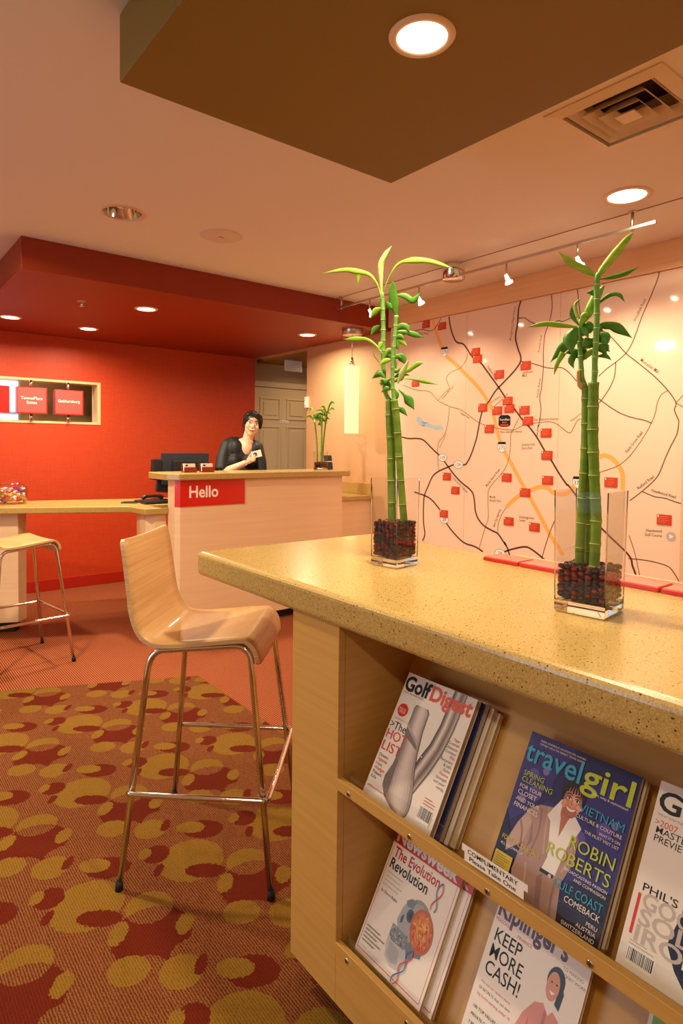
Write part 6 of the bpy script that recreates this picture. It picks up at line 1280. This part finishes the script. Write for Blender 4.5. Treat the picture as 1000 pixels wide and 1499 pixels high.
for s_, a, b_ in MAP_TEXT:
    p = mprint(); p.l = 0.0009; du, dv = -(b_[0] - a[0]), b_[1] - a[1]; L = math.hypot(du, dv); w_ = text_geo(s_, 0.0)[2]
    p.text(s_, -a[0], a[1], 'map_ink' if a[0] < 2.2 else 'map_ink2', size=min(0.044, L / w_ * 1.25), width=L, ang=math.atan2(dv, du), bold=0.004); p.done('street_name', am)
for i, (y, z) in enumerate(TAGS):
    o = MB().box(3.753, 3.759, y - 0.042, y + 0.042, z - 0.030, z + 0.030).build('location_tag', 'tag_red', am, bevel=0.001)
    p = Print((3.753, y + 0.042, z - 0.030), (0, -1, 0), (0, 0, 1), (-1, 0, 0)); p.rect(0.005, 0.044, 0.012, 0.056, 'white_print'); mat('tag_line', (232, 150, 118), 0.5)
    for k in range(4): p.rect(0.016 if k == 0 else 0.008, 0.047 - k * 0.011, (0.068, 0.060, 0.066, 0.050)[k], 0.049 - k * 0.011, 'tag_line')
    p.done('tag_print', o)
for num, kd, (y, z) in SHIELDS:
    p = mprint(); p.l = 0.0012
    if kd == 'o': p.ell(-y, z, 0.048, 0.032, 'map_ink'); p.ell(-y, z, 0.045, 0.029, 'white_print'); p.text(num, -y, z - 0.013, 'ink_black', size=0.038, align=0.5)
    else:
        sh = [(-0.036, 0.022), (-0.030, 0.036), (0.030, 0.036), (0.036, 0.022), (0.036, -0.004), (0.024, -0.028), (0.0, -0.040), (-0.024, -0.028), (-0.036, -0.004)]
        p.poly([(-y + a * 1.07, z + b_ * 1.07) for a, b_ in sh], 'map_ink'); p.poly([(-y + a, z + b_) for a, b_ in sh], 'white_print'); p.poly([(-y - 0.036, z + 0.020), (-y + 0.036, z + 0.020), (-y + 0.030, z + 0.036), (-y - 0.030, z + 0.036)], 'ink_hair'); p.text(num, -y, z - 0.016, 'ink_black', size=0.038, align=0.5)
    p.done('route_shield', am)
y, z = BADGE; p = mprint(); p.l = 0.0012
p.poly([(-y + a, z + b_) for a, b_ in ((-0.052, 0.030), (-0.03, 0.044), (0.03, 0.044), (0.052, 0.030), (0.052, -0.03), (0.03, -0.042), (-0.03, -0.042), (-0.052, -0.03))], 'ink_hair')
p.text('TownePlace', -y, z + 0.004, 'white_print', width=0.088, size=0.022, align=0.5, bold=0.01); p.text('SUITES', -y, z - 0.014, 'ink_pale', size=0.013, align=0.5); p.rect(-y - 0.035, z - 0.036, -y + 0.035, z - 0.022, 'ink_red'); p.done('hotel_badge', am)
y, z = ARROW; p = mprint(); p.l = 0.0012; p.ell(-y, z, 0.028, 0.028, 'emblem_grey'); p.poly([(-y - 0.008, z - 0.013), (-y + 0.013, z), (-y - 0.008, z + 0.013)], 'white_print'); p.done('compass_mark', am)

# ------------------------------------------------------------------ lamps and ceiling fittings
mat('trim_ring', (226, 196, 170), 0.35); mat('lamp_glow', (255, 240, 200), 0.5, emit=(255, 236, 190), estr=9.0)
mat('reflector', (228, 220, 208), 0.08, metal=1.0); mat('speaker_mesh', (222, 208, 194), 0.6, bump=0.5, bscale=500); mat('vent_paint', (228, 212, 188), 0.5); mat('vent_dark', (60, 48, 38), 0.8)
def lamp(name, kind, loc, power, color=WARM, size=0.15, spread=150, target=None, spot=None):
    l = bpy.data.lights.new(name, kind); l.energy = power; l.color = color
    if kind == 'AREA': l.shape = 'DISK'; l.size = size; l.spread = math.radians(spread)
    if kind == 'SPOT': l.spot_size = math.radians(spot or 60); l.spot_blend = 0.7; l.shadow_soft_size = size
    if kind == 'POINT': l.shadow_soft_size = size
    o = bpy.data.objects.new(name, l); C.objects.link(o); o.location = loc
    if target is not None: o.rotation_euler = (Vector(target) - Vector(loc)).to_track_quat('-Z', 'Y').to_euler()
    return o
def downlight(x, y, z, r, power, label, lit=True, spread=150, color=WARM, group='recessed downlights'):
    t = thing('downlight', label, 'ceiling light', (x, y, z), group=group)
    MB().lathe([(r * 0.86, z - 0.001), (r * 0.90, z - 0.007), (r * 1.10, z - 0.006), (r * 1.16, z - 0.0005)], (x, y, 0), 32).build('trim_ring', 'trim_ring', t)
    if lit:
        MB().lathe([(0.001, z - 0.0035), (r * 0.87, z - 0.0035)], (x, y, 0), 32).build('lens', 'lamp_glow', t)
        l = lamp('downlight_lamp', 'AREA', (x, y, z - 0.012), power, color, r * 1.6, spread); l.parent = t; l.location = (0, 0, -0.012)
    return t
for a in DOWNLIGHTS: downlight(*a)
# unlit fitting with an open mirror reflector in the ceiling
ux, uy, ur = 1.147, 3.305, 0.098
t = thing('downlight', 'unlit ceiling downlight with a mirror reflector, left of the round speaker', 'ceiling light', (ux, uy, CEIL), group='recessed downlights')
MB().lathe([(ur * 0.98, CEIL + 0.001), (ur, CEIL - 0.006), (ur * 1.10, CEIL - 0.006), (ur * 1.16, CEIL - 0.0005)], (ux, uy, 0), 32).build('trim_ring', 'trim_ring', t)
MB().lathe([(ur * 0.99, CEIL - 0.001), (ur * 0.90, CEIL + 0.05), (ur * 0.55, CEIL + 0.12), (0.001, CEIL + 0.13)], (ux, uy, 0), 32).build('reflector', 'reflector', t)
MB().lathe([(0.03, CEIL + 0.12), (0.034, CEIL + 0.07), (0.02, CEIL + 0.05), (0.001, CEIL + 0.048)], (ux, uy, 0), 16).build('bulb', 'paper', t)
t = thing('ceiling_speaker', 'round pale speaker grille flush in the ceiling', 'speaker', (1.715, 3.292, CEIL))
MB().lathe([(0.001, CEIL - 0.008), (0.105, CEIL - 0.007), (0.118, CEIL - 0.004), (0.124, CEIL - 0.0005)], (1.715, 3.292, 0), 36).build('grille', 'speaker_mesh', t)
MB().box(1.700, 1.730, 3.288, 3.296, CEIL - 0.010, CEIL - 0.007).build('badge', 'brushed_steel', t)
t = thing('sprinkler', 'small chrome fire sprinkler under the red soffit', 'sprinkler', (1.335, 4.69, 2.44))
MB().lathe([(0.001, 2.434), (0.030, 2.436), (0.034, 2.4395)], (1.335, 4.69, 0), 20).build('rosette', 'brushed_steel', t)
MB().cyl((1.335, 4.69, 2.436), (1.335, 4.69, 2.405), 0.008, seg=10).lathe([(0.001, 2.401), (0.020, 2.402), (0.020, 2.405), (0.001, 2.406)], (1.335, 4.69, 0), 14).build('head', 'chrome', t)
# square air diffuser
vx0, vx1, vy0, vy1 = 2.005, 2.435, 0.935, 1.351
t = thing('air_vent', 'square ceiling air diffuser with nested louvres', 'vent', ((vx0 + vx1) / 2, (vy0 + vy1) / 2, CEIL))
def ring(m, a, za, b_, zb, th=0.004):
    xc, yc = (vx0 + vx1) / 2, (vy0 + vy1) / 2
    lo = [(-a, -a), (a, -a), (a, a), (-a, a)]; li = [(-b_, -b_), (b_, -b_), (b_, b_), (-b_, b_)]
    vs = [(xc + x, yc + y, za) for x, y in lo] + [(xc + x, yc + y, zb) for x, y in li] + [(xc + x, yc + y, za + th) for x, y in lo] + [(xc + x, yc + y, zb + th) for x, y in li]
    fs = []
    for k in range(4):
        q = (k + 1) % 4; fs += [(k, 4 + k, 4 + q, q), (8 + k, 8 + q, 12 + q, 12 + k), (4 + k, 12 + k, 12 + q, 4 + q), (k, q, 8 + q, 8 + k)]
    m.add(vs, fs)
m = MB(); ring(m, 0.212, CEIL - 0.004, 0.165, CEIL - 0.012); m.build('frame', 'vent_paint', t)
MB().box(vx0 + 0.05, vx1 - 0.05, vy0 + 0.045, vy1 - 0.045, CEIL + 0.10, CEIL + 0.11).build('duct', 'vent_dark', t)
m = MB(); ring(m, 0.168, CEIL - 0.010, 0.164, CEIL + 0.10); m.build('collar', 'vent_paint', t)
for k, a in enumerate((0.155, 0.115, 0.075)):
    m = MB(); ring(m, a, CEIL - 0.004 - 0.006 * k, a - 0.032, CEIL + 0.028 - 0.004 * k, 0.003); m.build('louvre', 'vent_paint', t)
MB().box((vx0 + vx1) / 2 - 0.035, (vx0 + vx1) / 2 + 0.035, (vy0 + vy1) / 2 - 0.035, (vy0 + vy1) / 2 + 0.035, CEIL - 0.018, CEIL - 0.014).build('centre_plate', 'vent_paint', t)

# light track with heads aimed at the map
TZ, TX = 2.545, 3.15
t = thing('light_track', 'slim metal light track hung below the ceiling along the map wall', 'light track', (TX, 2.7, TZ))
MB().box(TX - 0.008, TX + 0.008, 1.47, 4.02, TZ - 0.008, TZ + 0.008).build('rail', 'brushed_steel', t, bevel=0.002)
for y in (3.973, 1.59): MB().cyl((TX, y, TZ - 0.018), (TX, y, CEIL), 0.0075, seg=10).lathe([(0.001, CEIL - 0.006), (0.02, CEIL - 0.006), (0.022, CEIL - 0.0005)], (TX, y, 0), 16).build('support', 'brushed_steel', t)
MB().lathe([(0.001, TZ - 0.016), (0.068, TZ - 0.016), (0.074, TZ - 0.010), (0.074, CEIL - 0.001)], (3.17, 2.80, 0), 28).cyl((TX, 2.80, TZ), (TX, 2.80, TZ + 0.02), 0.012).build('transformer', 'chrome', t)
hn = ('leftmost, beside the tall bamboo spear', 'second from the left, left of the chrome transformer', 'third from the left, right of the transformer', 'rightmost, half behind the right bamboo')
mat('head_glow', (255, 250, 240), 0.4, emit=(255, 246, 230), estr=30.0)
for k, y in enumerate((3.625, 3.101, 2.362, 1.892)):
    h = thing('track_head', 'small track spotlight, ' + hn[k], 'spotlight', (TX, y, TZ), group='track spotlights')
    MB().cyl((TX, y, TZ + 0.004), (TX, y, 2.465), 0.006, seg=10).build('stem', 'brushed_steel', h)
    ax = Vector((0.62, 0.0, -0.78)).normalized(); p0 = Vector((TX - 0.004, y, 2.468)); p1 = p0 + ax * 0.056
    MB().tube([p0, p0 + ax * 0.03, p1], [0.010, 0.014, 0.026], 18, False).build('shade', mat('frosted', (250, 240, 225), 0.4, emit=(255, 240, 220), estr=1.6), h)
    MB().tube([p1 - ax * 0.010, p1 - ax * 0.008], 0.0225, 18).build('lens', 'head_glow', h)
    l = lamp('track_lamp', 'SPOT', tuple(p1 + ax * 0.004), 15, (1.0, 0.74, 0.52), 0.03, None, (3.76, y, 1.45), 95)
    l.parent = h; l.location = Vector(l.location) - Vector((TX, y, TZ))
# pendant lamp
px_, py_ = 3.487, 4.238
t = thing('pendant_lamp', 'tall cylindrical yellow glass pendant lamp over the end of the desk', 'lamp', (px_, py_, 2.44))
MB().lathe([(0.001, 2.392), (0.085, 2.392), (0.092, 2.398), (0.092, 2.4395)], (px_, py_, 0), 32).build('canopy', 'brushed_steel', t)
MB().cyl((px_, py_, 2.395), (px_, py_, 2.19), 0.003, seg=8).build('cable', 'brushed_steel', t)
MB().tube([(px_, py_, 2.20), (px_, py_, 2.17), (px_, py_, 2.118)], [0.008, 0.014, 0.030], 14).build('socket', 'chrome', t)
pm = mat('pendant_glass', (255, 236, 180), 0.35, emit=(250, 236, 165), estr=0.95)
MB().lathe([(0.02, 2.118), (0.060, 2.118), (0.063, 2.112), (0.063, 1.535), (0.060, 1.535), (0.060, 2.10), (0.02, 2.10)], (px_, py_, 0), 32).build('shade', 'pendant_glass', t)
lamp('pendant_bulb', 'POINT', (px_, py_, 1.50), 0.3, (1.0, 0.70, 0.30), 0.05).parent = None
# hall light, exit box
t = thing('exit_sign', 'pale box sign on the hall ceiling above the door', 'sign', (4.03, 5.98, 2.27))
MB().box(3.93, 4.16, 5.97, 6.0, 2.275, 2.40).build('box', 'paper', t, bevel=0.004)
MB().box(4.02, 4.06, 5.98, 5.99, 2.40, 2.42).build('mount', 'brushed_steel', t)
lamp('hall_lamp', 'AREA', (4.5, 5.9, 2.41), 5, (1.0, 0.72, 0.40), 0.25, 160)
lamp('olive_wall_fill', 'AREA', (1.2, 6.72, 2.60), 14, (0.9, 0.95, 1.0), 0.3, 160)  # unseen lamp without a fitting, added to brighten the olive wall
